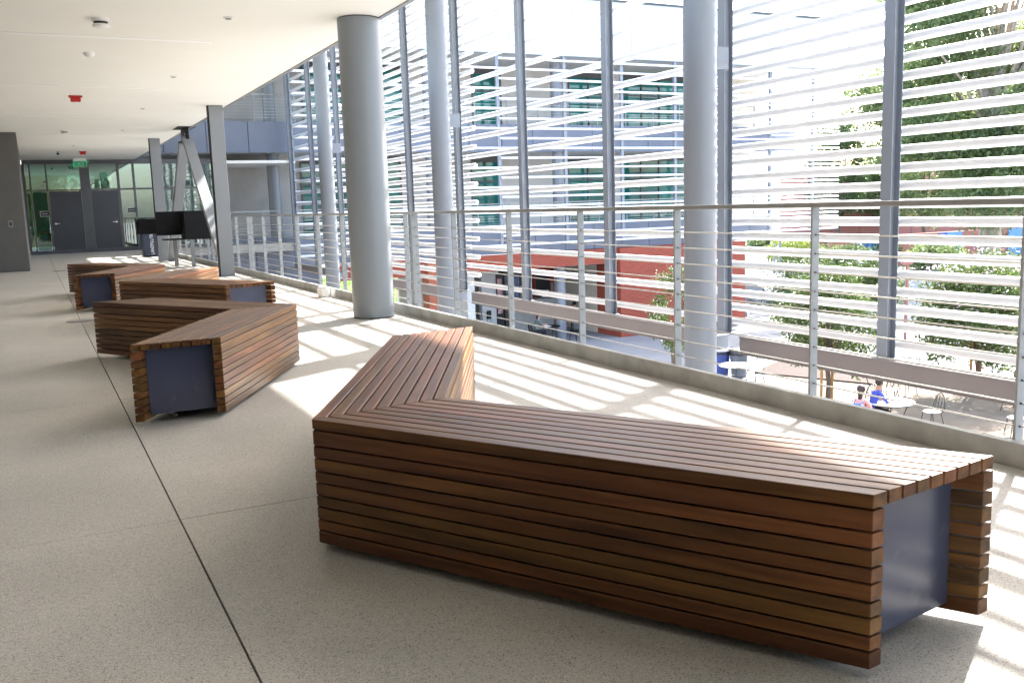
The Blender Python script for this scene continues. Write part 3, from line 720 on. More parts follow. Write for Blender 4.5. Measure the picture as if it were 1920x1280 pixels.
# louvre screen of the wing
ws = thing('louvre_screen', 'screen of thin white tubes on slim posts across the far wing', 'louvre screen', (0, YW-.1, 0))
wpm = MB().box(-.07, .07, -.06, .06, -.60, 7.345, bev=.003).mesh('post')
for xpx, yy in ((933, 200), (1058, 200), (1165, 200), (1265, 200), (1345, 200), (1443, 300), (1523, 300)):
    o = link('screen_post', wpm, 'post', ws); o.location = (onY(xpx, yy, YW-.1).x, 0, 0)
for X in (9.0, 12.0, 15.0): o = link('screen_post', wpm, 'post', ws); o.location = (X, 0, 0)
def xcaps(L, r=.048):
    pr = [(.001, 0), (r*.7, r*.3), (r, r), (r, L-r), (r*.7, L-r*.3), (.001, L)]
    return MB().lathe(pr, 8, (0, 0, 0), 'x').mesh('louvre_tube')
X5 = onY(933, 200, YW-.1).x; X6 = onY(1443, 300, YW-.1).x
for (a, b, k0, st) in ((8.92, X5, 0, 2), (8.92, 12.02, 1, 2), (X5+.01, X6, 0, 1), (X6+.01, 37.1, 0, 1)):
    me = xcaps(b-a); n = 0
    for k in range(k0, 20, st):
        z = -.55+.405*k
        if z > 7.3: break
        o = link('louvre_tube', me, 'tube', ws); o.location = (a, -.11, z)
    if a == X6+.01:
        for k in range(1, 20):
            o = link('louvre_tube', me, 'tube', ws); o.location = (a, -.11, -.55+.405*k-.2); 
            if o.location.z > 7.2: break
# ================================================================== COURTYARD
def leaf_cloud(blobs, n, size, droop=0.):
    """many small two-triangle leaves spread through a set of ellipsoid clumps"""
    tot = sum(b[3] for b in blobs); P = []
    for (cx_, cy_, cz_, wgt, rx, ry, rz) in blobs:
        k = int(n*wgt/tot); d = rng.normal(size=(k, 3)); d /= np.linalg.norm(d, axis=1, keepdims=True)
        rr = rng.random(k)**.45; rr *= 1+.22*np.sin(d[:, 0]*5+cx_)*np.cos(d[:, 1]*6+cy_)
        P.append(np.array([cx_, cy_, cz_])+d*rr[:, None]*np.array([rx, ry, rz]))
    P = np.concatenate(P); k = len(P)
    a = rng.normal(size=(k, 3)); a[:, 2] -= droop; a /= np.linalg.norm(a, axis=1, keepdims=True)
    b = np.cross(a, rng.normal(size=(k, 3))); b /= np.linalg.norm(b, axis=1, keepdims=True)
    s = size*(.6+.8*rng.random(k))[:, None]
    V = np.stack([P-a*s, P+b*s*.42, P+a*s, P-b*s*.42], 1).reshape(-1, 3)
    return V
def tree(lab, base, h, r, trunk_h, n, size, leaf='leafA', bark='bark2', tr=.08, name='tree', clumps=14, group=None, blossom=0, stake=False, low=.28, droop=0.):
    t = thing(name, lab, 'tree', base, 0, group)
    b = MB(); b.tube([(0, 0, -.05), (.03*r, .02, trunk_h*.5), (-.02*r, .04, trunk_h)], tr, 8, r1=tr*.75)
    blobs = []
    for i in range(clumps):
        a = 2*math.pi*(i*.618+random.random()*.2); f = (i+.5)/clumps; zz = h*(low+(1-low)*(.12+.80*f)); prof = math.sin(math.pi*min(.97, .18+.78*f))**.7
        rr = r*prof*(.35+.5*random.random()); p = Vector((math.cos(a)*rr, math.sin(a)*rr, zz)); cr = r*(.30+.22*random.random())
        blobs.append((p.x, p.y, p.z, cr**2, cr, cr, cr*.8))
        mid = Vector((p.x*.4, p.y*.4, trunk_h+(zz-trunk_h)*.45)); b.tube([(-.02*r, .04, trunk_h*.92), mid, p], tr*.5, 5, r1=tr*.12)
    b.build('trunk', bark, t)
    link('crown', quad_mesh(leaf_cloud(blobs, n, size, droop), 'crown'), leaf, t)
    if blossom: link('blossom', quad_mesh(leaf_cloud([(x, y, z+c*.3, w_, a_*1.05, b_*1.05, c*1.05) for (x, y, z, w_, a_, b_, c) in blobs], blossom, size*.8), 'blossom'), 'blossom', t)
    if stake:
        for dx in (-.22, .22): MB().tube([(dx, .05, -.05), (dx, .05, trunk_h+.9)], .04, 8).build('stake', 'stake', t)
    return t
def gp_(x, y): p = onZ(x, y, G); return (p.x, p.y, G)
tree('small staked tree with wide leafy crown beside the mulch bed', gp_(1552, 752), 4.1, 1.65, 1.2, 16000, .055, 'leafA', clumps=20, stake=True, low=.22, blossom=500)
tree('staked blossoming tree shading the terrace beside the table of the two people', (25.2, 18.4, G), 3.9, 2.1, 1.5, 20000, .06, 'leafA', clumps=22, stake=True, low=.2, blossom=1600)
tree('small tree with low leaves by the chair at the edge of the terrace', gp_(1990, 830), 3.4, 1.6, 1.0, 7000, .055, 'leafA', clumps=12, low=.3)
tree('slim young tree growing beside the red brick wall', gp_(1262, 700), 3.9, 1.05, 1.0, 5000, .055, 'leafA', clumps=12, low=.15, blossom=350)
tree('leafy tree standing behind the staked tree by the path', gp_(1500, 640), 3.3, 1.7, 1.0, 8000, .06, 'leafC', clumps=16, low=.2, blossom=500)
tree('round bushy tree on the far side of the shaded path', gp_(1640, 600), 2.9, 2.0, .9, 8000, .07, 'leafA', clumps=16, low=.15, blossom=400)
tree('bushy blossoming tree at the right of the shaded path', gp_(1880, 620), 3.4, 2.3, 1.0, 9000, .07, 'leafA', clumps=18, low=.15, blossom=900)
eb = gp_(1852, 512)
def euc():
    t = thing('eucalyptus_tree', 'very tall eucalyptus with thick pale trunk and hanging yellow green leaves', 'tree', eb)
    b = MB(); b.tube([(0, 0, -.1), (.1, 0, 5), (-.4, .3, 9), (.3, .5, 14), (0, 0, 19)], .85, 12, r1=.25)
    blobs = []
    for i in range(84):
        a = 2*math.pi*random.random(); z = 5.5+18*random.random(); rad = 9.5*math.sin(math.pi*min(.96, (z-3.5)/21.5))**.6; rr = rad*(.25+.75*random.random())
        p = Vector((math.cos(a)*rr, math.sin(a)*rr, z)); c = 1.6+1.7*random.random(); blobs.append((p.x, p.y, p.z, c**2, c, c, c*.8))
        b.tube([(0, 0, z*.55), (p.x*.45, p.y*.45, z*.82), p], .17, 6, r1=.03)
    b.build('trunk', 'bark', t); link('crown', quad_mesh(leaf_cloud(blobs, 190000, .15, .9), 'crown'), 'leafB', t)
euc()
tree('tall dark tree beyond the wing end, beside the white tents', gp_(1570, 470), 15, 4.2, 4, 14000, .17, 'leafC', clumps=18, tr=.25, low=.2)
tree('broad tree behind the lavender slatted wall', gp_(1660, 462), 10.5, 4.6, 3, 14000, .16, 'leafB', clumps=16, tr=.22, low=.25)
tree('olive green tree left of the tall eucalyptus trunk', gp_(1730, 470), 12.5, 4.8, 3.4, 14000, .16, 'leafB', clumps=16, tr=.22, low=.2)
tree('bushy tree to the right behind the eucalyptus trunk', gp_(1915, 470), 15, 6, 3.4, 14000, .17, 'leafC', clumps=16, tr=.22, low=.2)
for i, (x, y, h, r, lf, lab) in enumerate(((1500, 505, 2.8, 3.2, 'leafD', 'yellow green hedge bush by the far white paving'), (1580, 520, 2.6, 2.6, 'leafB', 'olive bush between the yellow bush and the striped post'), (1640, 500, 2.6, 2.4, 'leafC', 'dark bush in front of the blue panels'), (1540, 462, 3.2, 3.2, 'leafD', 'bright yellow bush under the lavender wall'), (1745, 505, 2.8, 2.6, 'leafB', 'olive bush right of the blue panels'), (1620, 565, 2.2, 2.0, 'leafC', 'dark low shrub beyond the shaded path'), (1430, 470, 2.5, 2.4, 'leafB', 'pale bush beside the distant walker'))):
    t = thing('bush', lab, 'bush', gp_(x, y)); bl_ = [(r*.8*math.cos(a)*random.random(), r*.8*math.sin(a)*random.random(), h*(.25+.45*random.random()), 1, r*.45, r*.45, h*.34) for a in np.linspace(0, 6.28, 8)]
    link('foliage', quad_mesh(leaf_cloud(bl_, 6000, .11), 'foliage'), lf, t); MB().tube([(0, 0, -.05), (0, 0, h*.5)], .06, 6, r1=.03).build('stem', 'bark2', t)
# trees seen through and over the far left glass
for i, (x, y, h, r) in enumerate(((1.0, 58, 9, 3.6), (5.5, 62, 10, 4), (-4, 60, 11, 4.5))):
    tree(['green tree seen through the glazed doors, left of the middle', 'green tree seen through the glass, right of the middle', 'green tree seen through the narrow panes by the dark wall block'][i], (x, y, G), h, r, 2, 9000, .13, 'leafD' if i == 0 else 'leafA', clumps=16, tr=.18, low=.2)
tree('green tree glimpsed behind the wing past the concrete corner', (14, 64, G), 11, 4, 2, 9000, .13, 'leafD', clumps=16, tr=.18, low=.15)
# lawn beyond the open ground floor
struct(box('lawn_bed', 'lawnbase', None, 8, 30, 46, 84, G-.2, G+.01))
V = []
n = 40000; P = np.stack([8+22*rng.random(n), 46+38*rng.random(n), np.full(n, G+.01)], 1); d = rng.normal(size=(n, 3))*.35; d[:, 2] = 1
tip = P+d*.09; sd_ = np.cross(d, rng.normal(size=(n, 3))); sd_ /= np.linalg.norm(sd_, axis=1, keepdims=True); sd_ *= .03
lw_ = link('lawn_grass', quad_mesh(np.stack([P-sd_, P+sd_, tip+sd_*.3, tip-sd_*.3], 1).reshape(-1, 3), 'grass'), 'grass'); tag(lw_, 'bright green lawn beyond the brick pier', 'grass', None, 'stuff')

# far buildings and walls
def far_box(name, lab, cat, x0, x1, ytop, ybot, m, depth, dist_px_y, group=None):
    a = onZ((x0+x1)/2, dist_px_y, G); Y = a.y; p0, p1 = onY(x0, ytop, Y), onY(x1, ytop, Y); zt_ = p0.z
    t = thing(name, lab, cat, ((p0.x+p1.x)/2, Y, G), 0, group); hw = abs(p1.x-p0.x)/2
    box('wall', m, t, -hw, hw, 0, depth, 0, zt_-G); return t, hw, zt_-G
t, hw, hh = far_box('red_building', 'long faded red building behind the white tents', 'building', 1535, 1950, 318, 440, 'pinkbrick', 6, 455)
for k in range(9): x = -hw+hw*2*(k+.5)/9; box('wall_joint', 'seam', t, x-.03, x+.03, -.012, -.001, 0, hh)
box('roof_edge', 'soffit', t, -hw-.2, hw+.2, -.3, 6.2, hh+.001, hh+.35)
for k in range(8):
    x = -hw+hw*2*(k+.5)/8; wnd = box('window', 'frame', t, x-1.0, x+1.0, -.06, -.013, hh*.45, hh*.75); box('pane', 'teal', wnd, x-.9, x+.9, -.075, -.061, hh*.47, hh*.73)
t, hw, hh = far_box('lavender_wall', 'pale lavender wall with rows of dark slots below the white tents', 'wall', 1535, 1660, 372, 440, 'lav', .5, 462)
for r_ in range(3):
    for k in range(7): x = -hw+hw*2*(k+.5)/7; z = hh*(.30+.16*r_); box('slot', 'seam', t, x-hw*.12, x+hw*.12, -.02, -.001, z, z+hh*.06)
t, hw, hh = far_box('low_red_wall', 'low faded red wall with blue panels behind the terrace bushes', 'wall', 1560, 1960, 448, 470, 'pinkbrick', .4, 492)
for (a, b, m_) in ((.10, .15, 'bluepanel'), (.15, .20, 'skyblue'), (.46, .50, 'bluepanel'), (.50, .57, 'skyblue'), (.80, .88, 'skyblue')):
    box('blue_panel', m_, t, -hw+2*hw*a, -hw+2*hw*b-.01, -.05, -.001, .15, hh-.02)
for i, (x, y, lab) in enumerate(((1508, 353, 'small white tent roof left of the biggest tent'), (1555, 346, 'biggest white tent roof before the red building'), (1592, 350, 'small white tent roof right of the biggest tent'))):
    D = onZ(x, 448, G); p = onY(x, y, D.y); r_ = 4.2 if i == 1 else 3.0; t = thing('tent', lab, 'tent', (p.x, D.y, G)); zt_ = p.z-G
    rf = MB(); ap_ = rf.bm.verts.new((0, 0, zt_)); c_ = [rf.bm.verts.new((sx*r_, sy*r_, zt_-1.6)) for sx, sy in ((-1, -1), (1, -1), (1, 1), (-1, 1))]; d_ = [rf.bm.verts.new((v.co.x, v.co.y, zt_-2.2)) for v in c_]
    for k in range(4): rf.bm.faces.new((c_[k], c_[(k+1) % 4], ap_)); rf.bm.faces.new((d_[k], d_[(k+1) % 4], c_[(k+1) % 4], c_[k]))
    rf.build('roof', 'canvas', t)
    for sx, sy in ((-1, -1), (1, -1), (1, 1), (-1, 1)): MB().tube([(sx*(r_-.1), sy*(r_-.1), 0), (sx*(r_-.1), sy*(r_-.1), zt_-1.7)], .05, 6).build('pole', 'white', t)
p = gp_(1616, 548)
t = thing('striped_post', 'short white post with diagonal grey stripes among the bushes', 'post', p); hpp = 2.6
box('shaft', 'canvas', t, -.19, .19, -.19, .19, 0, hpp)
st_ = MB()
for k in range(8): z = .2+k*.3; v = [st_.bm.verts.new(q) for q in ((-.19, -.195, z), (.19, -.195, z+.25), (.19, -.195, z+.34), (-.19, -.195, z+.09))]; st_.bm.faces.new(v)
st_.build('stripe', 'steel', t)
# outside stair by the brick wall
sp_ = onZ(1405, 596, G)
st = thing('outdoor_stair', 'grey outdoor stair with slanted side plates by the brick wall', 'stair', (sp_.x, sp_.y+.5, G))
for k in range(9): box('tread', 'stucco', st, .3+.30*k, .62+.30*k, 0, 1.4, 1.62-.18*k-.05, 1.62-.18*k, bev=.004)
for yy in (-.06, 1.41):
    v = MB(); a_ = [(0, yy, 1.2), (0, yy, 2.0), (.3, yy, 2.0), (3.2, yy, .3), (3.2, yy, 0), (2.6, yy, 0)]
    f0 = [v.bm.verts.new(q) for q in a_]; f1 = [v.bm.verts.new((x, y+.05, z)) for x, y, z in a_]; v.bm.faces.new(f0); v.bm.faces.new(f1[::-1])
    for k in range(6): v.bm.faces.new((f0[k], f0[(k+1) % 6], f1[(k+1) % 6], f1[k]))
    v.build('stringer', 'steel', st)
    h_ = MB(); h_.tube([(0, yy+.02, 2.9), (.3, yy+.02, 2.9), (3.2, yy+.02, 1.2)], .025, 6)
    for q in ((.05, 2.0, 2.9), (1.6, 1.2, 2.15), (3.15, .3, 1.2)): h_.tube([(q[0], yy+.02, q[1]), (q[0], yy+.02, q[2])], .02, 6)
    h_.build('handrail', 'steel', st)
box('landing', 'panel', st, -1.2, .29, 0, 1.4, 0, 1.62)

# ------------------------------------------------------------------ furniture outdoors
def iron_chair(lab, p, rz, seat='tabletop', group='wrought iron chairs on the terrace'):
    t = thing('iron_chair', lab, 'chair', p, rz, group)
    b = MB(); b.lathe([(.19, .435), (.22, .44), (.22, .452), (.19, .457)], 18); b.build('seat', seat, t)
    for sx in (-1, 1):
        MB().tube([(sx*.15, .15, .44), (sx*.2, .21, 0)], .012, 6).build('leg', 'iron', t); MB().tube([(sx*.15, -.15, .44), (sx*.2, -.24, 0)], .012, 6).build('leg', 'iron', t)
    k = MB(); pts = [(math.cos(a)*.20, -.18-.10*(.3+math.sin(a)*.7 if math.sin(a) > 0 else 0), .5+.42*max(0, math.sin(a))) for a in np.linspace(0, math.pi, 13)]
    k.tube([(.17, -.17, .44)]+pts+[(-.17, -.17, .44)], .012, 6); k.build('back_frame', 'iron', t)
    g_ = MB()
    for i in range(-3, 4):
        x = i*.05; z1 = .5+.42*math.sqrt(max(0, 1-(x/.2)**2))
        g_.tube([(x, -.2, .5), (x+.02*(-1)**i, -.235, (.5+z1)/2), (x, -.27, z1-.01)], .006, 5)
    for z in (.58, .68, .78): g_.tube([(-.18, -.22, z), (0, -.24, z+.03), (.18, -.22, z)], .006, 5)
    g_.build('back_lattice', 'iron', t); return t
def iron_table(lab, p, r=.55, m='tabletop', group=None):
    t = thing('round_table', lab, 'table', p, 0, group)
    MB().lathe([(r-.02, .715), (r, .72), (r, .74), (r-.01, .745)], 32).build('top', m, t)
    MB().lathe([(r-.03, .69), (r-.03, .7145)], 32).build('apron', 'iron', t)
    for k in range(4):
        a = math.pi/4+k*math.pi/2; c, s_ = math.cos(a), math.sin(a); MB().tube([(c*r*.75, s_*r*.75, .7), (c*r*.55, s_*r*.55, .35), (c*r*.72, s_*r*.72, 0)], .014, 6).build('leg', 'iron', t)
    rg = MB(); rg.tube([(math.cos(a)*r*.55, math.sin(a)*r*.55, .35) for a in np.linspace(0, 2*math.pi, 17)], .008, 5, cap=False); rg.build('ring', 'iron', t)
    return t
def face(p, q): return math.atan2(q[1]-p[1], q[0]-p[0])-math.pi/2
T1 = (lambda p: (p.x, p.y, G))(onZ(1380, 684, G+.74)); iron_table('round white table in front of the waste bins', T1, .55)
for dx, dy, lab in ((.95, .15, 'open iron chair between the waste bin table and the mulch bed'), (-.3, .95, 'open iron chair behind the table in front of the waste bins')):
    q = (T1[0]+dx, T1[1]+dy, G); iron_chair(lab, q, face(q, T1))
T2 = (lambda p: (p.x, p.y, G))(onZ(1668, 752, G+.74)); iron_table('round white table where two people sit', T2, .62)
seatA = (lambda p: (p.x, p.y, G))(onZ(1633, 723, G+1.2))      # man
seatB = (lambda p: (p.x, p.y, G))(onZ(1611, 738, G+1.2))      # person with backpack
for q, lab in ((seatA, 'iron chair under the man in the blue shirt'), (seatB, 'iron chair under the person with the blue backpack')): iron_chair(lab, q, face(q, T2))
for dx, dy, lab in ((.55, .95, 'empty iron chair with broad lattice back beside the man in blue'), (.95, -.55, 'empty iron chair with bright seat turned away from the two people')):
    q = (T2[0]+dx, T2[1]+dy, G); iron_chair(lab, q, face(q, T2)+(.35 if dy < 0 else 0))
T3 = (lambda p: (p.x, p.y, G))(onZ(1722, 665, G+.74)); iron_table('round white table at the edge of the shaded path', T3, .6)
T4 = (lambda p: (p.x, p.y, G))(onZ(1652, 700, G+.74)); iron_table('round table in the sun behind the two seated people', T4, .6)
for dx, dy, lab in ((.9, -.2, 'empty iron chair on the sunny side of the table behind the two people'), (-.5, -.8, 'empty iron chair on the near side of the table behind the two people')):
    q = (T4[0]+dx, T4[1]+dy, G); iron_chair(lab, q, face(q, T4))
q = gp_(1905, 815); iron_chair('iron chair in the sun at the foot of the nearest railing post', q, 1.0)
q = gp_(1905, 770); iron_table('round white table beside the lone iron chair at the terrace edge', q, .55)
def bin_(lab, p, m, lid): 
    t = thing('waste_bin', lab, 'bin', p); MB().lathe([(.25, .01), (.31, .9)], 24).build('body', m, t); MB().lathe([(.33, .901), (.33, .95), (.30, .97)], 24).build('lid', lid, t)
    MB().lathe([(.318, .78), (.322, .86)], 24).build('rim_band', 'rubber', t)
bin_('grey round waste bin with black rim behind the white table', gp_(1385, 706), 'greybin', 'rubber'); bin_('blue round recycling bin with white lid behind the tube column', gp_(1352, 704), 'bluebin', 'white')

# alcove contents
def al(x, y, d): p = onY(x, y, YA+d); return p
def machine(lab, xpx0, xpx1, d, htop, m, pic, cat='vending machine'):
    a, b = al(xpx0, 560, d).x, al(xpx1, 560, d).x; t = thing('vending_machine', lab, cat, ((a+b)/2, YA+d, G)); hw = (b-a)/2
    box('cabinet', m, t, -hw, hw, 0, .8, .05, htop, bev=.01); box('front_graphic', pic, t, -hw*.85, hw*.55, -.012, -.001, htop*.35, htop*.93); box('slot', 'rubber', t, -hw*.6, hw*.4, -.014, -.001, .2, .45); box('keypad', 'steel', t, hw*.65, hw*.9, -.012, -.001, htop*.5, htop*.75)
    for s_ in (-1, 1): box('foot', 'rubber', t, s_*hw*.8-.05, s_*hw*.8+.05, .1, .7, 0.001, .0495)
machine('black cabinet with pink poster front by the alcove partition', 932, 944, 4.4, 2.9, 'vend', 'pinkpic')
machine('black vending machine with blue graphics above the counter', 946, 982, 5.2, 2.95, 'vend', 'bluepic')
machine('dark red vending machine with a white notice beside the round column', 1002, 1040, 5.2, 3.0, 'vendred', 'vend')
p = al(1023, 552, 5.15); t = thing('paper_notice', 'white paper notice on the dark red vending machine', 'notice', (p.x, YA+5.17, p.z)); box('sheet', 'paper', t, -.2, .2, -.004, .004, -.22, .22)
p = al(918, 590, 4.4); t = thing('wall_phone', 'black wall telephone on the white partition', 'telephone', (p.x, YA+4.4, p.z)); box('body', 'rubber', t, -.1, .1, 0.0, .09, -.2, .2, bev=.01); MB().tube([(-.14, -.02, -.15), (-.14, -.05, 0), (-.14, -.02, .15)], .03, 8).build('handset', 'black', t); MB().tube([(-.14, 0, -.16), (-.1, 0, -.5), (.1, 0, -.55), (.05, 0, -.2)], .008, 5).build('cord', 'black', t)
p = al(889, 600, 1.2)
WT = (al(1032, 610, .7).x, YA+.7, G); 
iron_table('small black table in front of the alcove counter', WT, .45, 'black')
WS = (WT[0]-.75, WT[1]+.05, G)
def cafe_chair(lab, p, rz):
    t = thing('cafe_chair', lab, 'chair', p, rz, 'black cafe chairs in the alcove')
    box('seat', 'black', t, -.2, .2, -.2, .2, .43, .46, bev=.008)
    for sx in (-1, 1):
        for sy in (-1, 1): MB().tube([(sx*.17, sy*.17, .43), (sx*.21, sy*.22, 0)], .013, 6).build('leg', 'black', t)
    b = MB()
    for i in range(-3, 4): b.tube([(i*.05, -.19, .46), (i*.058, -.25, .85)], .01, 5)
    b.tube([(-.19, -.19, .46), (-.2, -.26, .86), (0, -.28, .88), (.2, -.26, .86), (.19, -.19, .46)], .014, 6); b.build('backrest', 'black', t)
cafe_chair('black cafe chair under the woman in the sage shirt', WS, -math.pi/2)
q = (WT[0]+1.15, WT[1]-.3, G); cafe_chair('black cafe chair carrying a dark backpack beside the round column', q, math.pi*.6)
q2 = (WT[0]-1.2, WT[1]+1.5, G); cafe_chair('empty black cafe chair against the alcove counter', q2, math.pi)
# ------------------------------------------------------------------ people
def person(lab, loc, rz, joints, mats, head, hairm, hair_long=0., name='person', sc=1.):
    """skinned figure: joints = list of (name, parent, xyz, radius, material key)"""
    me = bpy.data.meshes.new('body'); idx = {j[0]: i for i, j in enumerate(joints)}
    me.from_pydata([j[2] for j in joints], [(idx[j[1]], idx[j[0]]) for j in joints if j[1]], [])
    o = bpy.data.objects.new('body', me); col.objects.link(o)
    md = o.modifiers.new('skin', 'SKIN'); md.use_smooth_shade = True; md.branch_smoothing = .4
    sv = me.skin_vertices[0].data
    for i, j in enumerate(joints): r = j[3]; sv[i].radius = (r, r) if not isinstance(r, tuple) else r
    sv[0].use_root = True
    o.modifiers.new('sub', 'SUBSURF').levels = 1
    bpy.context.view_layer.update()
    ev = bpy.data.meshes.new_from_object(o.evaluated_get(bpy.context.evaluated_depsgraph_get()))
    bpy.data.objects.remove(o)
    keys = list(dict.fromkeys(j[4] for j in joints)); ev.materials.clear()
    for k in keys: ev.materials.append(M[k])
    segs = [(Vector(joints[idx[j[1]]][2]) if j[1] else Vector(j[2]), Vector(j[2]), keys.index(j[4])) for j in joints]
    for p in ev.polygons:
        c = p.center; best = (9, 0)
        for a, b, k in segs:
            ab = b-a; t_ = 0 if ab.length < 1e-6 else max(0, min(1, (c-a).dot(ab)/ab.length_squared)); d = (c-(a+ab*t_)).length
            if d < best[0]: best = (d, k)
        p.material_index = best[1]
    t = thing(name, lab, 'person', loc, rz)
    t.scale = (sc, sc, sc)
    b = link('body', ev, None, t)
    hx = Vector(head[0]); fwd = Vector(head[1]).normalized()
    h = MB(); h.ball(hx-fwd*.022+Vector((0, 0, .03)), .108, 2, (1, 1, 1.08))
    if hair_long:
        h.tube([hx-fwd*.06+Vector((0, 0, .04)), hx-fwd*.1-Vector((0, 0, .1)), hx-fwd*.09-Vector((0, 0, hair_long))], .085, 8, r1=.04)
    hm = h.mesh('hair')
    # cut the cap open over the face
    bm = bmesh.new(); bm.from_mesh(hm); dl = [v for v in bm.verts if (v.co-hx).dot(fwd) > .045 and (v.co.z-hx.z) < .075]; bmesh.ops.delete(bm, geom=dl, context='VERTS'); bm.to_mesh(hm); bm.free()
    link('hair', hm, hairm, t)
    sd__ = fwd.cross(Vector((0, 0, 1))).normalized(); e = MB()
    for s_ in (-1, 1): e.ball(hx+fwd*.094+sd__*s_*.032+Vector((0, 0, .005)), .011, 1)
    e.build('eyes', 'hair', t)
    return t
def fingers(js, wrist, d, up, m, pre):
    """palm and five short finger chains hanging off a wrist joint"""
    w_ = Vector([j for j in js if j[0] == wrist][0][2]); d = Vector(d).normalized(); up = Vector(up).normalized(); s_ = d.cross(up).normalized()
    palm = w_+d*.06; js.append((pre+'palm', wrist, tuple(palm), .030, m))
    for i, (o_, L_) in enumerate(((-.027, .075), (-.009, .085), (.009, .08), (.027, .062))):
        a = palm+d*.035+s_*o_; b_ = a+d*L_*.55-up*.006; c = b_+d*L_*.3-up*.028
        js.append((pre+'k%d' % i, pre+'palm', tuple(a), .0095, m)); js.append((pre+'f%d' % i, pre+'k%d' % i, tuple(b_), .0085, m)); js.append((pre+'t%d' % i, pre+'f%d' % i, tuple(c), .007, m))
    a = palm-d*.02+s_*-.038; js.append((pre+'th', pre+'palm', tuple(a), .0105, m)); js.append((pre+'tt', pre+'th', tuple(a+d*.045-s_*.012-up*.01), .008, m))
def seated(shirt, trous, skin, shoe, lean=.22, reach=.34, arm_z=.78, spread=.16):
    """seated, facing +y, seat at z .455"""
    j = [('pelvis', None, (0, -.02, .55), .135, trous), ('waist', 'pelvis', (0, lean*.18, .70), .125, shirt), ('chest', 'waist', (0, lean*.6, .90), (.155, .12), shirt), ('collar', 'chest', (0, lean*.85, 1.02), .085, shirt),
         ('neck', 'collar', (0, lean*1.0, 1.10), .05, skin), ('jaw', 'neck', (0, lean*1.15+.03, 1.17), .068, skin), ('skull', 'jaw', (0, lean*1.2+.01, 1.28), .088, skin), ('nose', 'jaw', (0, lean*1.2+.105, 1.215), .012, skin)]
    for s_, n_ in ((-1, 'l'), (1, 'r')):
        j += [(n_+'sh', 'collar', (s_*.17, lean*.82, .99), .062, shirt), (n_+'el', n_+'sh', (s_*(.22), lean*.8+.16, .77), .046, shirt if True else skin), (n_+'fa', n_+'el', (s_*.17, lean*.8+.28, arm_z), .036, skin), (n_+'wr', n_+'fa', (s_*spread*.6, lean*.8+.16+reach*.62, arm_z), .026, skin),
              (n_+'hip', 'pelvis', (s_*.1, .06, .53), .095, trous), (n_+'kn', n_+'hip', (s_*.13, .46, .52), .068, trous), (n_+'an', n_+'kn', (s_*.13, .42, .10), .046, trous), (n_+'toe', n_+'an', (s_*.14, .58, .045), .040, shoe)]
        fingers(j, n_+'wr', (-s_*.25, 1, 0), (0, 0, 1), skin, n_)
    hd = ((0, lean*1.2+.01, 1.26), (0, 1, -.25))
    return j, hd
j, hd = seated('blueshirt', 'trouser', 'skin', 'rubber'); person('seated man in a blue short sleeved shirt leaning on the white table', seatA, face(seatA, T2), j, None, hd, 'hair')
j, hd = seated('pink', 'trouser', 'skin2', 'rubber', lean=.14); pb = person('seated person in a pink top with long dark hair, seen from behind', seatB, face(seatB, T2)+.2, j, None, hd, 'hair2', .30)
fz = face(seatB, T2)+.2
t = thing('backpack', 'bright blue backpack on the back of the person in pink', 'backpack', seatB, fz); b = MB(); b.box(-.16, .16, -.30, -.135, .60, 1.0, bev=.05); b.build('bag', 'pack', t); box('pocket', 'pack', t, -.12, .12, -.345, -.301, .63, .82, bev=.018)
for s_ in (-1, 1): MB().tube([(s_*.1, -.14, .98), (s_*.12, .06, 1.05), (s_*.12, .2, .92)], .018, 6).build('strap', 'navypack', t)
q = (seatB[0]-.65, seatB[1]+.1, G); t = thing('shoulder_bag', 'dark navy bag on the ground beside the person in pink', 'bag', q); MB().ball((0, 0, .2), .2, 2, (1.1, .8, 1)).build('bag', 'navypack', t); MB().tube([(-.15, 0, .33), (0, 0, .55), (.15, 0, .33)], .015, 6).build('strap', 'rubber', t)
j, hd = seated('green', 'trouser', 'skin2', 'rubber', lean=.16, arm_z=.82); person('seated woman in a sage shirt writing at the small black table', WS, -math.pi/2, j, None, hd, 'hair', .22)
t = thing('notebook', 'white open notebook on the small black table', 'notebook', (WT[0]-.2, WT[1], G+.7455)); box('pages', 'paper', t, -.15, .15, -.2, .2, 0, .012)
t = thing('backpack', 'dark grey backpack resting on the cafe chair beside the round column', 'backpack', (WT[0]+1.15, WT[1]-.3, G+.461)); MB().box(-.17, .17, -.1, .1, .0, .46, bev=.06).build('bag', 'greypack', t); MB().tube([(-.05, 0, .45), (0, 0, .52), (.05, 0, .45)], .012, 6).build('handle', 'rubber', t)
q = al(1077, 575, 3.6); SQ = (q.x, YA+3.6, G); cafe_chair('black cafe chair under the person against the beige wall', SQ, 2.6)
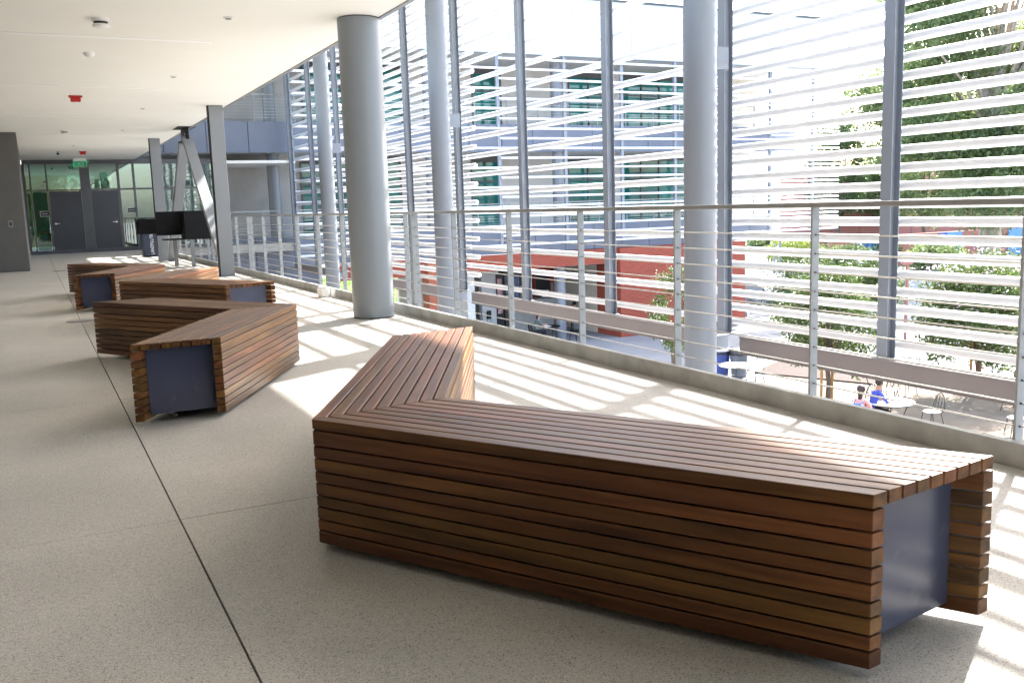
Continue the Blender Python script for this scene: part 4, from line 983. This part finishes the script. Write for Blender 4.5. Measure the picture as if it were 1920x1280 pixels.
j, hd = seated('trouser', 'trouser', 'skin2', 'rubber', lean=.1); person('person in dark clothes sitting against the beige alcove wall', SQ, 2.6, j, None, hd, 'hair')
def walker(lab, loc, rz, shirt, trous, skin):
    j = [('pelvis', None, (0, 0, .93), .125, trous), ('waist', 'pelvis', (0, .01, 1.08), .118, shirt), ('chest', 'waist', (0, .02, 1.28), (.15, .115), shirt), ('collar', 'chest', (0, .02, 1.42), .08, shirt), ('neck', 'collar', (0, .03, 1.5), .05, skin), ('jaw', 'neck', (0, .06, 1.57), .066, skin), ('skull', 'jaw', (0, .05, 1.68), .086, skin)]
    for s_, n_ in ((-1, 'l'), (1, 'r')):
        j += [(n_+'sh', 'collar', (s_*.17, .02, 1.39), .06, shirt), (n_+'el', n_+'sh', (s_*.22, .02-s_*.08, 1.12), .045, shirt), (n_+'wr', n_+'el', (s_*.22, .1-s_*.14, .89), .028, skin),
              (n_+'hip', 'pelvis', (s_*.1, 0, .88), .09, trous), (n_+'kn', n_+'hip', (s_*.1, .08+s_*.14, .50), .062, trous), (n_+'an', n_+'kn', (s_*.1, s_*.26-.03, .09), .043, trous), (n_+'toe', n_+'an', (s_*.11, s_*.26+.12, .04), .038, 'rubber')]
        fingers(j, n_+'wr', (0, .2, -1), (0, 1, .2), skin, n_)
    person(lab, loc, rz, j, None, ((0, .05, 1.665), (0, 1, 0)), 'hair')
walker('distant walker in a red top crossing the sunny paving', gp_(1444, 500), R(120), 'redshirt', 'trouser', 'skin')
t = thing('light_pole', 'slim grey pole with two uprights near the distant walker', 'pole', gp_(1462, 512)); MB().tube([(0, 0, 0), (0, 0, 3.4)], .11, 10).build('pole', 'steel', t); MB().tube([(-.6, 0, 0), (-.6, 0, 2.4)], .08, 10).build('short_pole', 'steel', t); box('head', 'steel', t, -.25, .25, -.12, .12, 3.401, 3.5)
t = thing('light_pole', 'thin maroon sign pole by the shaded path', 'pole', gp_(1697, 640)); MB().tube([(0, 0, 0), (0, 0, 3.2)], .06, 8).build('pole', 'pinkbrick', t); box('sign_blade', 'pinkbrick', t, -.3, .3, -.02, .02, 3.2, 3.7)
